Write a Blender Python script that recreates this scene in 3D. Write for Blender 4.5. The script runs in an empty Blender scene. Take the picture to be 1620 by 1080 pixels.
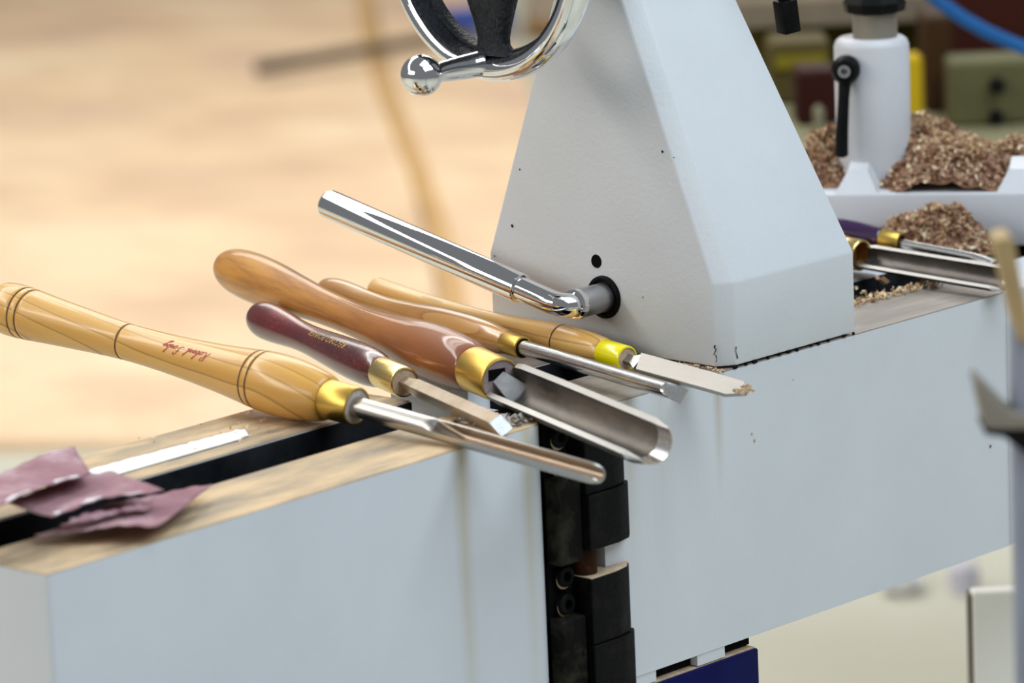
import bpy, bmesh, math, random
from mathutils import Vector, Matrix
random.seed(7)
sc = bpy.context.scene
COL = sc.collection
# ------------------------------------------------------------------ camera
F_PX = 6732.27
ROWS = (Vector((0.6905033, -0.72206058, -0.04282182)),
        Vector((0.18043552, 0.11461543, 0.97688603)),
        Vector((-0.70046286, -0.68226961, 0.20942771)))
CAM = Vector((-2.0210, -1.7666, 0.5977))
cam_d = bpy.data.cameras.new('camera')
cam = bpy.data.objects.new('camera', cam_d)
COL.objects.link(cam)
m = Matrix.Identity(4)
for i in range(3):
    for j in range(3):
        m[j][i] = ROWS[i][j]
    m[i][3] = CAM[i]
cam.matrix_world = m
cam_d.sensor_width = 36
cam_d.lens = F_PX / 1620 * 36
cam_d.clip_start = 0.1
cam_d.clip_end = 100
cam_d.dof.use_dof = True
cam_d.dof.focus_distance = 2.77
cam_d.dof.aperture_fstop = 7.0
sc.camera = cam
# ------------------------------------------------------------------ world, lamps, exposure
sc.view_settings.view_transform = 'Standard'
sc.view_settings.look = 'None'
sc.view_settings.gamma = 1
sc.view_settings.use_curve_mapping = False
sc.view_settings.exposure = 0.0
try:
    sc.cycles.use_denoising = True
    sc.cycles.max_bounces = 8
except Exception:
    pass
w = bpy.data.worlds.new('world')
sc.world = w
w.use_nodes = True
bg = w.node_tree.nodes['Background']
bg.inputs[0].default_value = (0.90, 0.94, 1.0, 1)
bg.inputs[1].default_value = 0.20


def area(name, loc, target, sx, sy, energy, col):
    l = bpy.data.lights.new(name, 'AREA')
    l.shape = 'RECTANGLE'
    l.size, l.size_y = sx, sy
    l.energy = energy
    l.color = col
    o = bpy.data.objects.new(name, l)
    COL.objects.link(o)
    o.location = loc
    o.rotation_euler = (Vector(target) - Vector(loc)).to_track_quat('-Z', 'Y').to_euler()
    return o


# rows of strip lamps running over the machines; the other panels are added fills, unseen
for lx, en in ((-3.9, 66), (-3.1, 46), (-2.5, 32), (-0.8, 26), (0.2, 36), (1.5, 44)):
    area('strip_lamp', (lx, 3.2, 2.9), (lx * 0.85, 3.2, 0), 0.24, 12.5, en, (1.0, 0.98, 0.94))
area('skylight', (-1.65, 3.2, 3.0), (-1.4, 3.2, 0), 0.75, 12.5, 62, (0.95, 0.98, 1.0))  # added wide panel in place of strips, broadens the reflection in the chrome
area('window_bank', (0.3, -3.4, 3.3), (0.1, 0.0, -0.1), 4.2, 1.9, 118, (0.80, 0.91, 1.0))  # added unseen panel, cool light for the front faces
area('roof_light', (0.3, -1.0, 3.3), (0.2, -0.6, 0), 3.0, 1.6, 88, (0.76, 0.89, 1.0))  # added overhead panel, brightens the sloped tailstock face
area('window_left', (-5.6, 1.6, 2.2), (0.0, 0.3, 0.2), 4.0, 1.6, 85, (1.0, 0.95, 0.88))  # added unseen panel, lifts the tailstock end face
area('deck_lamp', (4.6, 5.0, 3.2), (4.6, 5.0, -0.9), 4.0, 4.0, 150, (1.0, 0.95, 0.86))  # added panel, brightens the plywood deck


# ------------------------------------------------------------------ helpers
def ray(px, py):
    v = Vector(((px - 810) / F_PX, -(py - 540) / F_PX, -1.0))
    return Vector(sum((ROWS[i][k] * v[i] for i in range(3))) for k in range(3))


def at(px, py, depth):
    return CAM + ray(px, py) * depth


def pl(px, py, ax, val):
    r = ray(px, py)
    return CAM + r * ((val - CAM[ax]) / r[ax])


FW = Vector((0.71635, 0.69774, 0)).normalized()     # level view direction
RT = Vector((FW.y, -FW.x, 0))


def tag(o, label=None, cat=None, group=None, kind=None):
    if label: o['label'] = label
    if cat: o['category'] = cat
    if group: o['group'] = group
    if kind: o['kind'] = kind
    return o


def empty(name, loc=(0, 0, 0), mat=None):
    o = bpy.data.objects.new(name, None)
    o.empty_display_size = 0.02
    COL.objects.link(o)
    if mat is not None:
        o.matrix_world = mat
    else:
        o.location = loc
    return o


def obj(name, bm, mats, parent=None, smooth=None, world=False):
    """link a bmesh as one mesh object; coordinates are local to the parent unless world"""
    me = bpy.data.meshes.new(name)
    bmesh.ops.recalc_face_normals(bm, faces=bm.faces[:])
    bm.to_mesh(me)
    bm.free()
    if not isinstance(mats, (list, tuple)):
        mats = [mats]
    for x in mats:
        me.materials.append(x)
    if smooth is not None:
        me.polygons.foreach_set('use_smooth', [True] * len(me.polygons))
        if smooth < 179:
            try:
                me.set_sharp_from_angle(angle=math.radians(smooth))
            except Exception:
                pass
    o = bpy.data.objects.new(name, me)
    COL.objects.link(o)
    if parent is not None:
        o.parent = parent
        if world:
            o.matrix_parent_inverse = parent.matrix_basis.inverted()
    return o


def box(bm, x0, x1, y0, y1, z0, z1, mi=0):
    vs = [bm.verts.new(p) for p in ((x0, y0, z0), (x1, y0, z0), (x1, y1, z0), (x0, y1, z0),
                                    (x0, y0, z1), (x1, y0, z1), (x1, y1, z1), (x0, y1, z1))]
    for f in ((0, 3, 2, 1), (4, 5, 6, 7), (0, 1, 5, 4), (1, 2, 6, 5), (2, 3, 7, 6), (3, 0, 4, 7)):
        bm.faces.new([vs[i] for i in f]).material_index = mi


def prism(bm, poly, a0, a1, axis='z', mi=0):
    def P(p, a):
        if axis == 'z': return (p[0], p[1], a)
        if axis == 'x': return (a, p[0], p[1])
        return (p[0], a, p[1])
    A = [bm.verts.new(P(p, a0)) for p in poly]
    B = [bm.verts.new(P(p, a1)) for p in poly]
    n = len(poly)
    for i in range(n):
        bm.faces.new((A[i], A[(i + 1) % n], B[(i + 1) % n], B[i])).material_index = mi
    bm.faces.new(A[::-1]).material_index = mi
    bm.faces.new(B).material_index = mi


def bevel(bm, off, seg=2, ang=30):
    bm.normal_update()
    es = [e for e in bm.edges if len(e.link_faces) == 2 and e.calc_face_angle(0) > math.radians(ang)]
    bmesh.ops.bevel(bm, geom=es, offset=off, segments=seg, profile=0.5, affect='EDGES', clamp_overlap=True)


def lathe(bm, prof, n=48, mi=None, axis='z', caps=True):
    """prof: list of (station, radius[, material index of the band up to the next station])"""
    rings = []
    for st in prof:
        s, r = st[0], st[1]
        ring = []
        for k in range(n):
            a = 2 * math.pi * k / n
            c, d = r * math.cos(a), r * math.sin(a)
            ring.append(bm.verts.new((c, d, s) if axis == 'z' else ((s, c, d) if axis == 'x' else (d, s, c))))
        rings.append(ring)
    for i in range(len(rings) - 1):
        mm = prof[i][2] if len(prof[i]) > 2 else (mi or 0)
        for k in range(n):
            f = bm.faces.new((rings[i][k], rings[i][(k + 1) % n], rings[i + 1][(k + 1) % n], rings[i + 1][k]))
            f.material_index = mm
    if caps:
        bm.faces.new(rings[0][::-1]).material_index = mi or 0
        bm.faces.new(rings[-1]).material_index = mi or 0


def sweep(bm, pts, radii, n=20, mi=0, cap=True):
    pts = [Vector(p) for p in pts]
    rings = []
    up = None
    for i, p in enumerate(pts):
        t = (pts[min(i + 1, len(pts) - 1)] - pts[max(i - 1, 0)]).normalized()
        if up is None:
            up = t.orthogonal().normalized()
        up = (up - t * up.dot(t)).normalized()
        v = t.cross(up)
        r = radii[i] if isinstance(radii, (list, tuple)) else radii
        rings.append([bm.verts.new(p + (up * math.cos(2 * math.pi * k / n) + v * math.sin(2 * math.pi * k / n)) * r) for k in range(n)])
    for i in range(len(rings) - 1):
        for k in range(n):
            bm.faces.new((rings[i][k], rings[i][(k + 1) % n], rings[i + 1][(k + 1) % n], rings[i + 1][k])).material_index = mi
    if cap:
        bm.faces.new(rings[0][::-1]).material_index = mi
        bm.faces.new(rings[-1]).material_index = mi


def loft(bm, rings, mi=0, cap=True):
    R = [[bm.verts.new(p) for p in r] for r in rings]
    n = len(R[0])
    for i in range(len(R) - 1):
        for k in range(n):
            bm.faces.new((R[i][k], R[i][(k + 1) % n], R[i + 1][(k + 1) % n], R[i + 1][k])).material_index = mi
    if cap:
        bm.faces.new(R[0][::-1]).material_index = mi
        bm.faces.new(R[-1]).material_index = mi


def catmull(pts, n=6):
    """smooth (s, r) profile through the given stations"""
    out = []
    P = [pts[0]] + list(pts) + [pts[-1]]
    for i in range(1, len(P) - 2):
        p0, p1, p2, p3 = P[i - 1], P[i], P[i + 1], P[i + 2]
        for k in range(n):
            t = k / n
            s = p1[0] + (p2[0] - p1[0]) * t
            d1 = (p2[1] - p0[1]) / ((p2[0] - p0[0]) or 1e-9)
            d2 = (p3[1] - p1[1]) / ((p3[0] - p1[0]) or 1e-9)
            h = p2[0] - p1[0]
            r = ((2 * t ** 3 - 3 * t * t + 1) * p1[1] + (t ** 3 - 2 * t * t + t) * h * d1 +
                 (-2 * t ** 3 + 3 * t * t) * p2[1] + (t ** 3 - t * t) * h * d2)
            out.append((s, r))
    out.append(tuple(pts[-1]))
    return out


# ------------------------------------------------------------------ materials
class NT:
    def __init__(self, name):
        self.m = bpy.data.materials.new(name)
        self.m.use_nodes = True
        self.t = self.m.node_tree
        self.n = self.t.nodes
        self.b = self.n['Principled BSDF']
        self.co = self.n.new('ShaderNodeTexCoord')

    def link(self, a, b): self.t.links.new(a, b)

    def set(self, base=None, rough=None, metal=None, coat=None, spec=None, coat_rough=None):
        i = self.b.inputs
        if base is not None: i['Base Color'].default_value = (*base, 1)
        if rough is not None: i['Roughness'].default_value = rough
        if metal is not None: i['Metallic'].default_value = metal
        if coat is not None: i['Coat Weight'].default_value = coat
        if coat_rough is not None: i['Coat Roughness'].default_value = coat_rough
        if spec is not None: i['Specular IOR Level'].default_value = spec

    def map(self, scale=(1, 1, 1), rot=(0, 0, 0), loc=(0, 0, 0)):
        mp = self.n.new('ShaderNodeMapping')
        mp.inputs['Scale'].default_value = scale
        mp.inputs['Rotation'].default_value = rot
        mp.inputs['Location'].default_value = loc
        self.link(self.co.outputs['Object'], mp.inputs[0])
        return mp.outputs[0]

    def noise(self, scale, detail=4, rough=0.6, vec=None, dist=0.0):
        x = self.n.new('ShaderNodeTexNoise')
        x.inputs['Scale'].default_value = scale
        x.inputs['Detail'].default_value = detail
        x.inputs['Roughness'].default_value = rough
        x.inputs['Distortion'].default_value = dist
        self.link(vec if vec is not None else self.co.outputs['Object'], x.inputs['Vector'])
        return x.outputs['Fac']

    def ramp(self, fac, stops, interp='LINEAR'):
        r = self.n.new('ShaderNodeValToRGB')
        r.color_ramp.interpolation = interp
        el = r.color_ramp.elements
        while len(el) < len(stops): el.new(0.5)
        for e, (p, c) in zip(el, stops):
            e.position = p
            e.color = (*c, 1) if len(c) == 3 else c
        self.link(fac, r.inputs[0])
        return r.outputs[0]

    def mix(self, fac, a, b, mode='MIX'):
        x = self.n.new('ShaderNodeMix')
        x.data_type = 'RGBA'
        x.blend_type = mode
        for sock, v in ((x.inputs[0], fac), (x.inputs[6], a), (x.inputs[7], b)):
            if isinstance(v, (int, float)): sock.default_value = v
            elif isinstance(v, tuple): sock.default_value = (*v, 1)
            else: self.link(v, sock)
        return x.outputs[2]

    def math(self, op, a, b=0.0, c=None):
        x = self.n.new('ShaderNodeMath')
        x.operation = op
        for i, v in enumerate((a, b) if c is None else (a, b, c)):
            if isinstance(v, (int, float)): x.inputs[i].default_value = v
            else: self.link(v, x.inputs[i])
        return x.outputs[0]

    def sep(self):
        x = self.n.new('ShaderNodeSeparateXYZ')
        self.link(self.co.outputs['Object'], x.inputs[0])
        return x.outputs

    def color(self, out): self.link(out, self.b.inputs['Base Color'])

    def roughness(self, out): self.link(out, self.b.inputs['Roughness'])

    def bump(self, fac, strength=0.2, dist=0.001):
        x = self.n.new('ShaderNodeBump')
        x.inputs['Strength'].default_value = strength
        x.inputs['Distance'].default_value = dist
        self.link(fac, x.inputs['Height'])
        self.link(x.outputs[0], self.b.inputs['Normal'])


def noisy(name, c1, c2, scale, rough=0.5, metal=0.0, bump=0.0, bs=None, lo=0.35, hi=0.65, stretch=(1, 1, 1), coat=None, bd=0.001):
    k = NT(name)
    k.set(rough=rough, metal=metal, coat=coat)
    v = k.map(stretch)
    k.color(k.ramp(k.noise(scale, vec=v), [(lo, c1), (hi, c2)]))
    if bump: k.bump(k.noise(bs or scale * 3), bump, bd)
    return k.m


def paint_mat(name, base, stains=(), bump=0.25):
    """grey-white machine enamel, slight casting texture, yellowish glue drips at given x positions"""
    k = NT(name)
    k.set(rough=0.42, spec=0.4)
    c = k.ramp(k.noise(7, 5), [(0.3, tuple(b * 0.95 for b in base)), (0.7, tuple(min(1, b * 1.03) for b in base))])
    X, Y, Z = k.sep()
    drip = k.noise(9, 3, vec=k.map((3, 3, 0.5)))
    for (x0, wid, amt, col, zt, zl) in stains:
        d = k.math('ABSOLUTE', k.math('ADD', k.math('SUBTRACT', X, x0), k.math('MULTIPLY', k.math('SUBTRACT', drip, 0.5), wid * 0.8)))
        f = k.math('SUBTRACT', 1.0, k.math('DIVIDE', d, wid))
        f = k.math('MAXIMUM', f, 0.0)
        fade = k.math('SUBTRACT', 1.0, k.math('DIVIDE', k.math('SUBTRACT', zt, Z), zl))
        f = k.math('MULTIPLY', k.math('MULTIPLY', f, k.math('MAXIMUM', fade, 0.0)), amt)
        f = k.math('MINIMUM', f, 1.0)
        c = k.mix(f, c, col)
    # tiny dark chips in the paint
    sp = k.ramp(k.noise(95, 2), [(0.80, (0, 0, 0)), (0.815, (1, 1, 1))])
    c = k.mix(k.math('MULTIPLY', sp, 0.8), c, (0.08, 0.07, 0.06))
    k.color(c)
    k.bump(k.noise(260, 6, 0.7), bump, 0.0006)
    return k.m


def wood_mat(name, light, mid, line, ring=42, tilt=(0.10, 0.03, 0), off=(0.02, 0.012, 0), dist=2.0, rough=0.4, coat=0.35, line_w=0.12, streak=0.45):
    k = NT(name)
    k.set(rough=rough, coat=coat, coat_rough=0.12)
    v = k.map((1, 1, 0.45), tilt, off)
    wv = k.n.new('ShaderNodeTexWave')
    wv.wave_type = 'RINGS'
    wv.rings_direction = 'Z'
    wv.wave_profile = 'SAW'
    wv.inputs['Scale'].default_value = ring
    wv.inputs['Distortion'].default_value = dist
    wv.inputs['Detail'].default_value = 2
    wv.inputs['Detail Scale'].default_value = 0.35
    k.link(v, wv.inputs['Vector'])
    rings = k.ramp(wv.outputs['Fac'], [(0.0, light), (0.6, mid), (1 - line_w, mid), (1.0, line)])
    st = k.noise(60, 4, vec=k.map((6, 6, 0.25)))
    c = k.mix(k.math('MULTIPLY', st, streak), rings, tuple(a * 0.72 for a in mid), 'MIX')
    k.color(c)
    return k.m


def metal_mat(name, c, rough, scratch=0.15, stretch=(30, 30, 1.5)):
    k = NT(name)
    k.set(base=c, metal=1.0, rough=rough)
    n = k.noise(40, 5, vec=k.map(stretch))
    k.roughness(k.ramp(n, [(0.3, (max(0.02, rough - scratch),) * 3), (0.7, (rough + scratch,) * 3)]))
    return k.m


PAINT = (0.62, 0.64, 0.665)
DRIP = (0.50, 0.45, 0.34)
M = {}
M['bed'] = paint_mat('bed_enamel', PAINT, ((-0.106, 0.010, 0.75, DRIP, 0.0, 0.13), (-0.075, 0.012, 0.35, DRIP, 0.0, 0.14),
                                           (-0.020, 0.006, 0.45, (0.45, 0.36, 0.26), -0.035, 0.05)))
M['ext'] = paint_mat('extension_enamel', (0.62, 0.645, 0.685), ((-0.080, 0.009, 0.9, DRIP, 0.0, 0.24), (-0.020, 0.008, 0.7, (0.52, 0.47, 0.30), 0.0, 0.2)))
M['stock'] = paint_mat('tailstock_enamel', (0.64, 0.655, 0.67), (), 0.45)
M['white'] = paint_mat('white_enamel', (0.56, 0.56, 0.58), (), 0.1)
k = NT('dusty_steel')
k.set(rough=0.55, metal=0.0, spec=0.35)
dust = k.noise(16, 6, 0.65, vec=k.map((0.6, 2.2, 1)))
k.color(k.ramp(dust, [(0.30, (0.14, 0.12, 0.10)), (0.46, (0.40, 0.29, 0.175)), (0.62, (0.66, 0.465, 0.275))]))
k.roughness(k.ramp(dust, [(0.3, (0.3,) * 3), (0.6, (0.8,) * 3)]))
k.bump(k.noise(300, 4), 0.3, 0.0006)
M['way'] = k.m
M['way_grey'] = noisy('worn_grey_steel', (0.22, 0.19, 0.165), (0.36, 0.31, 0.26), 18, 0.42, 0.25, 0.2, 300, stretch=(0.5, 3, 1))
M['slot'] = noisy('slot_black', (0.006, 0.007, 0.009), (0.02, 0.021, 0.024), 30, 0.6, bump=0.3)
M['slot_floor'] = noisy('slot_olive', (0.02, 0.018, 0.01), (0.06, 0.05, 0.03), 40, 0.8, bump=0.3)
M['black_iron'] = noisy('oily_black_iron', (0.004, 0.004, 0.0045), (0.014, 0.013, 0.011), 70, 0.45, 0.0, 0.5, 350, 0.5, 0.8)
M['dusty_iron'] = noisy('dusty_black_iron', (0.006, 0.006, 0.005), (0.05, 0.045, 0.032), 60, 0.6, 0.0, 0.6, 300, 0.45, 0.8)
M['rust'] = noisy('rusty_iron', (0.03, 0.012, 0.006), (0.10, 0.04, 0.02), 60, 0.7, bump=0.4)
M['dust'] = noisy('sawdust_film', (0.42, 0.29, 0.18), (0.62, 0.47, 0.32), 90, 0.95, bump=0.6, bs=400)
k = NT('chrome'); k.set((0.86, 0.86, 0.87), 0.045, 1.0); M['chrome'] = k.m
M['crackle'] = noisy('hammered_black', (0.004, 0.004, 0.006), (0.02, 0.025, 0.035), 300, 0.28, 0.0, 1.0, 420, 0.4, 0.7, bd=0.0015)
M['shaft'] = metal_mat('satin_steel', (0.45, 0.45, 0.46), 0.38, 0.08)
M['steel'] = metal_mat('tool_steel', (0.62, 0.60, 0.57), 0.24, 0.05)
M['steel_bright'] = metal_mat('ground_steel', (0.85, 0.84, 0.82), 0.24, 0.05)
k = NT('forged_steel')
k.set(metal=0.85)
nz = k.noise(24, 6, 0.7, vec=k.map((1, 1, 0.35)))
k.color(k.ramp(nz, [(0.32, (0.07, 0.06, 0.05)), (0.55, (0.19, 0.17, 0.15)), (0.75, (0.32, 0.255, 0.20))]))
k.roughness(k.ramp(nz, [(0.3, (0.34,) * 3), (0.7, (0.5,) * 3)]))
M['forged'] = k.m
M['bar'] = noisy('tan_oxide_steel', (0.42, 0.32, 0.22), (0.62, 0.52, 0.41), 30, 0.34, 0.75, 0.1, 300)
M['brass'] = metal_mat('aged_brass', (0.68, 0.44, 0.10), 0.36, 0.04)
M['brass_pale'] = metal_mat('bright_brass', (0.86, 0.64, 0.25), 0.27, 0.015)
k = NT('yellow_enamel'); k.set((0.85, 0.72, 0.0), 0.22, 0, 0.5); M['yellow'] = k.m
M['ash'] = wood_mat('ash_handle', (0.76, 0.42, 0.095), (0.66, 0.34, 0.065), (0.25, 0.12, 0.025), 36, (0.15, 0.07, 0), (0.018, -0.02, 0.0), 3.0)
M['ash_pale'] = wood_mat('pale_ash_handle', (0.80, 0.49, 0.15), (0.70, 0.39, 0.10), (0.34, 0.16, 0.04), 40, (-0.10, 0.08, 0), (-0.012, -0.016, 0.0), 2.6, line_w=0.18)
k = NT('stained_beech')
k.set(rough=0.45, coat=0.55, coat_rough=0.06, spec=0.3)
X, Y, Z = k.sep()
t = k.math('DIVIDE', k.math('SUBTRACT', Z, 0.09), 0.34)
base = k.ramp(t, [(0.0, (0.20, 0.05, 0.014)), (0.28, (0.40, 0.145, 0.032)), (0.6, (0.56, 0.245, 0.05)), (1.0, (0.60, 0.275, 0.05))])
fl = k.noise(120, 4, vec=k.map((1, 1, 0.12)))
base = k.mix(k.ramp(fl, [(0.42, (0, 0, 0)), (0.68, (0.75,) * 3)]), base, (0.25, 0.085, 0.022))
cl = k.ramp(k.noise(22, 4, 0.7, vec=k.map((1, 1, 0.8))), [(0.56, (0, 0, 0)), (0.72, (1, 1, 1))])
base = k.mix(k.math('MULTIPLY', cl, 0.6), base, (0.20, 0.06, 0.02))
k.color(base)
M['beech'] = k.m
M['beech_pale'] = wood_mat('honey_beech_handle', (0.68, 0.36, 0.10), (0.60, 0.28, 0.07), (0.44, 0.18, 0.04), 60, (0.06, 0.02, 0), (0.02, 0.02, 0), 1.0, 0.3, 0.8, streak=0.4)
k = NT('oxblood_lacquer')
k.set(rough=0.26, coat=0.7, coat_rough=0.1)
k.color(k.ramp(k.noise(28, 5, 0.7, vec=k.map((1, 1, 0.4))), [(0.36, (0.045, 0.004, 0.005)), (0.55, (0.13, 0.010, 0.010)), (0.70, (0.28, 0.012, 0.010))]))
k.bump(k.ramp(k.noise(600, 2), [(0.60, (0, 0, 0)), (0.72, (1, 1, 1))]), 0.5, 0.0003)
M['oxblood'] = k.m
M['end_grain'] = noisy('end_grain_wood', (0.40, 0.27, 0.18), (0.58, 0.44, 0.30), 200, 0.8, bump=0.4)
M['grey_face'] = noisy('dusty_end_face', (0.36, 0.30, 0.26), (0.55, 0.50, 0.46), 120, 0.7)
M['mauve_face'] = noisy('worn_end_face', (0.26, 0.19, 0.19), (0.36, 0.29, 0.29), 90, 0.7)
M['burn'] = noisy('burnt_line', (0.09, 0.035, 0.01), (0.16, 0.07, 0.02), 60, 0.6)
M['black'] = noisy('black_plastic', (0.004, 0.004, 0.004), (0.009, 0.009, 0.009), 50, 0.45)
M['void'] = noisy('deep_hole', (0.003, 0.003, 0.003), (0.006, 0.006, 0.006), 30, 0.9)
M['blue'] = noisy('navy_enamel', (0.002, 0.0035, 0.042), (0.004, 0.006, 0.065), 10, 0.4, bump=0.15, bs=200)
k = NT('abrasive_paper')
k.set(rough=0.85)
nz = k.noise(26, 6, 0.7)
k.color(k.ramp(nz, [(0.32, (0.26, 0.11, 0.13)), (0.52, (0.35, 0.18, 0.20)), (0.66, (0.50, 0.34, 0.36)), (0.76, (0.74, 0.64, 0.63))]))
k.bump(k.noise(1500, 2), 0.4, 0.0004)
M['abrasive'] = k.m
k = NT('paper_backing'); k.set((0.80, 0.74, 0.74), 0.9); M['paper_edge'] = k.m
M['white_paper'] = noisy('white_paper', (0.88, 0.87, 0.85), (0.93, 0.92, 0.91), 60, 0.9)  # white of the painted reflection on the rear way
k = NT('wood_shavings')
k.set(rough=0.8)
g = k.n.new('ShaderNodeNewGeometry')
k.color(k.ramp(g.outputs['Random Per Island'], [(0.0, (0.32, 0.165, 0.10)), (0.5, (0.44, 0.255, 0.165)), (0.74, (0.53, 0.33, 0.215)), (0.82, (0.74, 0.58, 0.38)), (1.0, (0.86, 0.74, 0.54))]))
M['shavings'] = k.m
k = NT('pale_shavings')
k.set(rough=0.8)
g = k.n.new('ShaderNodeNewGeometry')
k.color(k.ramp(g.outputs['Random Per Island'], [(0.0, (0.40, 0.20, 0.10)), (0.3, (0.60, 0.40, 0.22)), (1.0, (0.80, 0.64, 0.42))]))
M['pale_shavings'] = k.m
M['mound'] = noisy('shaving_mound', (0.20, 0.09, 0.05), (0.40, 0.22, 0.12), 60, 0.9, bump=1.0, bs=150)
for nm in ('black', 'black_iron', 'dusty_iron', 'slot', 'slot_floor', 'void', 'rust'):
    M[nm].node_tree.nodes['Principled BSDF'].inputs['Specular IOR Level'].default_value = 0.07
M['crackle'].node_tree.nodes['Principled BSDF'].inputs['Specular IOR Level'].default_value = 0.25
M['blue'].node_tree.nodes['Principled BSDF'].inputs['Specular IOR Level'].default_value = 0.12
# surroundings
k = NT('plywood_deck')
k.set(rough=0.6)
big = k.noise(1.3, 4, 0.6)
c = k.ramp(big, [(0.34, (0.66, 0.47, 0.33)), (0.5, (0.80, 0.585, 0.375)), (0.66, (0.86, 0.68, 0.46))])
fine = k.noise(5.0, 5, 0.6, vec=k.map((1, 0.5, 1)))
c = k.mix(k.ramp(fine, [(0.45, (0, 0, 0)), (0.8, (0.7,) * 3)]), c, (0.56, 0.36, 0.23))
k.color(c)
M['deck'] = k.m
M['floor'] = noisy('pale_vinyl', (0.50, 0.485, 0.39), (0.56, 0.545, 0.45), 1.2, 0.5)
M['strip'] = noisy('brown_batten', (0.52, 0.31, 0.12), (0.60, 0.38, 0.16), 4, 0.6)
M['wall'] = noisy('wall_paint', (0.55, 0.52, 0.46), (0.60, 0.57, 0.5), 2, 0.8)


def plain(name, c, rough=0.5, metal=0.0):
    m_ = noisy(name, tuple(x * 0.88 for x in c), tuple(min(1, x * 1.1) for x in c), 12, rough, metal)
    m_.node_tree.nodes['Principled BSDF'].inputs['Specular IOR Level'].default_value = 0.15
    return m_


# ------------------------------------------------------------------ setting
FLOOR = -0.95
bm = bmesh.new()
box(bm, -7, 16, -7, 16, FLOOR - 0.05, FLOOR)
o = obj('floor', bm, M['floor']); o['kind'] = 'structure'
# far wall of the hall, square to the view
wm = Matrix.Translation(FW * 15.5 + Vector((0, 0, FLOOR))) @ Matrix.Rotation(math.atan2(FW.y, FW.x), 4, 'Z')
bm = bmesh.new(); box(bm, 0, 0.2, -9, 9, 0, 4.2)
o = obj('wall_back', bm, M['wall']); o.matrix_world = wm; o['kind'] = 'structure'
# plywood deck on the floor, two sheets with a batten over the joint
DZ = FLOOR + 0.018


def quad_slab(name, pts, z0, z1, mat, parent=None):
    b = bmesh.new()
    prism(b, [(p.x, p.y) for p in pts], z0, z1)
    return obj(name, b, mat, parent)


j0, j1 = pl(745, 697, 2, DZ), pl(590, 0, 2, DZ)
jd = (j1 - j0).normalized()
e_l, e_r = pl(-500, 697, 2, DZ), pl(1080, 697, 2, DZ)
o = quad_slab('plywood_sheet', [e_l, j0 - RT * 0.004, j0 - RT * 0.004 + jd * 8.8, e_l + jd * 8.8], FLOOR, DZ, M['deck'])
tag(o, 'large pale plywood sheet on the floor, left of the brown batten', 'plywood')
o = quad_slab('plywood_sheet', [j0 + RT * 0.004, e_r, e_r + jd * 8.8, j0 + RT * 0.004 + jd * 8.8], FLOOR, DZ, M['deck'])
tag(o, 'pale plywood sheet on the floor between brown batten and tailstock', 'plywood')
bm = bmesh.new()
L = []
for i in range(15):
    t = i / 14
    p = j0 + jd * (8.7 * t) + RT * (0.028 * math.sin(t * 9))
    L.append(p)
ring = []
for i, p in enumerate(L):
    ring.append([(p.x - RT.x * .022, p.y - RT.y * .022, DZ), (p.x + RT.x * .022, p.y + RT.y * .022, DZ),
                 (p.x + RT.x * .018, p.y + RT.y * .018, DZ + .007), (p.x - RT.x * .018, p.y - RT.y * .018, DZ + .007)])
loft(bm, ring)
o = obj('batten', bm, M['strip'])
tag(o, 'thin brown strip running away across the pale plywood deck', 'strip')

# dark rod and blue-topped broom head lying on the deck, seen under the handwheel
p0, p1 = pl(409, 108, 2, DZ + 0.045), pl(735, 52, 2, DZ + 0.045)
br = empty('long_handled_broom', (p0.x, p0.y, DZ))
bm = bmesh.new()
d = p1 - p0
sweep(bm, [p0 + d * (i / 8) for i in range(9)], [0.017] * 2 + [0.0155] * 7, 14)
obj('handle', bm, plain('dark_broom_pole', (0.085, 0.07, 0.055), 0.6), br, 40, world=True)
bm = bmesh.new()
q0, q1 = pl(703, 40, 2, DZ + .05), pl(800, 30, 2, DZ + .05)
dd = (q1 - q0); nn = Vector((-dd.y, dd.x, 0)).normalized() * 0.05
prism(bm, [(v.x, v.y) for v in (q0 - nn, q1 - nn, q1 + nn, q0 + nn)], DZ + .04, DZ + .085)
bevel(bm, 0.008, 2)
obj('block', bm, plain('blue_broom_block', (0.03, 0.07, 0.32), 0.5), br, 40, world=True)
bm = bmesh.new()
for i in range(26):
    for j in range(4):
        c0 = q0 + dd * ((i + .5) / 26) + nn * (-0.75 + 0.5 * j)
        box(bm, c0.x - .007, c0.x + .007, c0.y - .007, c0.y + .007, DZ, DZ + .042)
tag(obj('bristles', bm, plain('grey_bristles', (0.22, 0.22, 0.26), 0.8), br, world=True), kind='stuff')
tag(br, 'dark rod with a blue head lying on plywood behind the handwheel', 'broom')
# taupe crate right of the spoke
c0 = pl(868, 52, 2, DZ)
cr = empty('low_crate', (c0.x, c0.y, DZ)); cr.rotation_euler.z = math.atan2(RT.y, RT.x)
bm = bmesh.new(); box(bm, -.055, .25, 0, .3, 0.02, 0.16); bevel(bm, .006, 1)
obj('body', bm, plain('taupe_crate', (0.33, 0.27, 0.20), 0.7), cr)
bm = bmesh.new(); box(bm, -.06, .255, -.005, .305, 0.0, 0.028)
obj('plinth', bm, plain('brown_plinth', (0.30, 0.15, 0.04), 0.7), cr)
tag(cr, 'low taupe crate with brown plinth far behind the handwheel', 'crate')

# ------------------------------------------------------------------ main bed
X0, X1 = -0.132, 0.2835
H = -0.1816
FRONT_W, REAR0, REAR1 = 0.066, 0.115, 0.186


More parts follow.
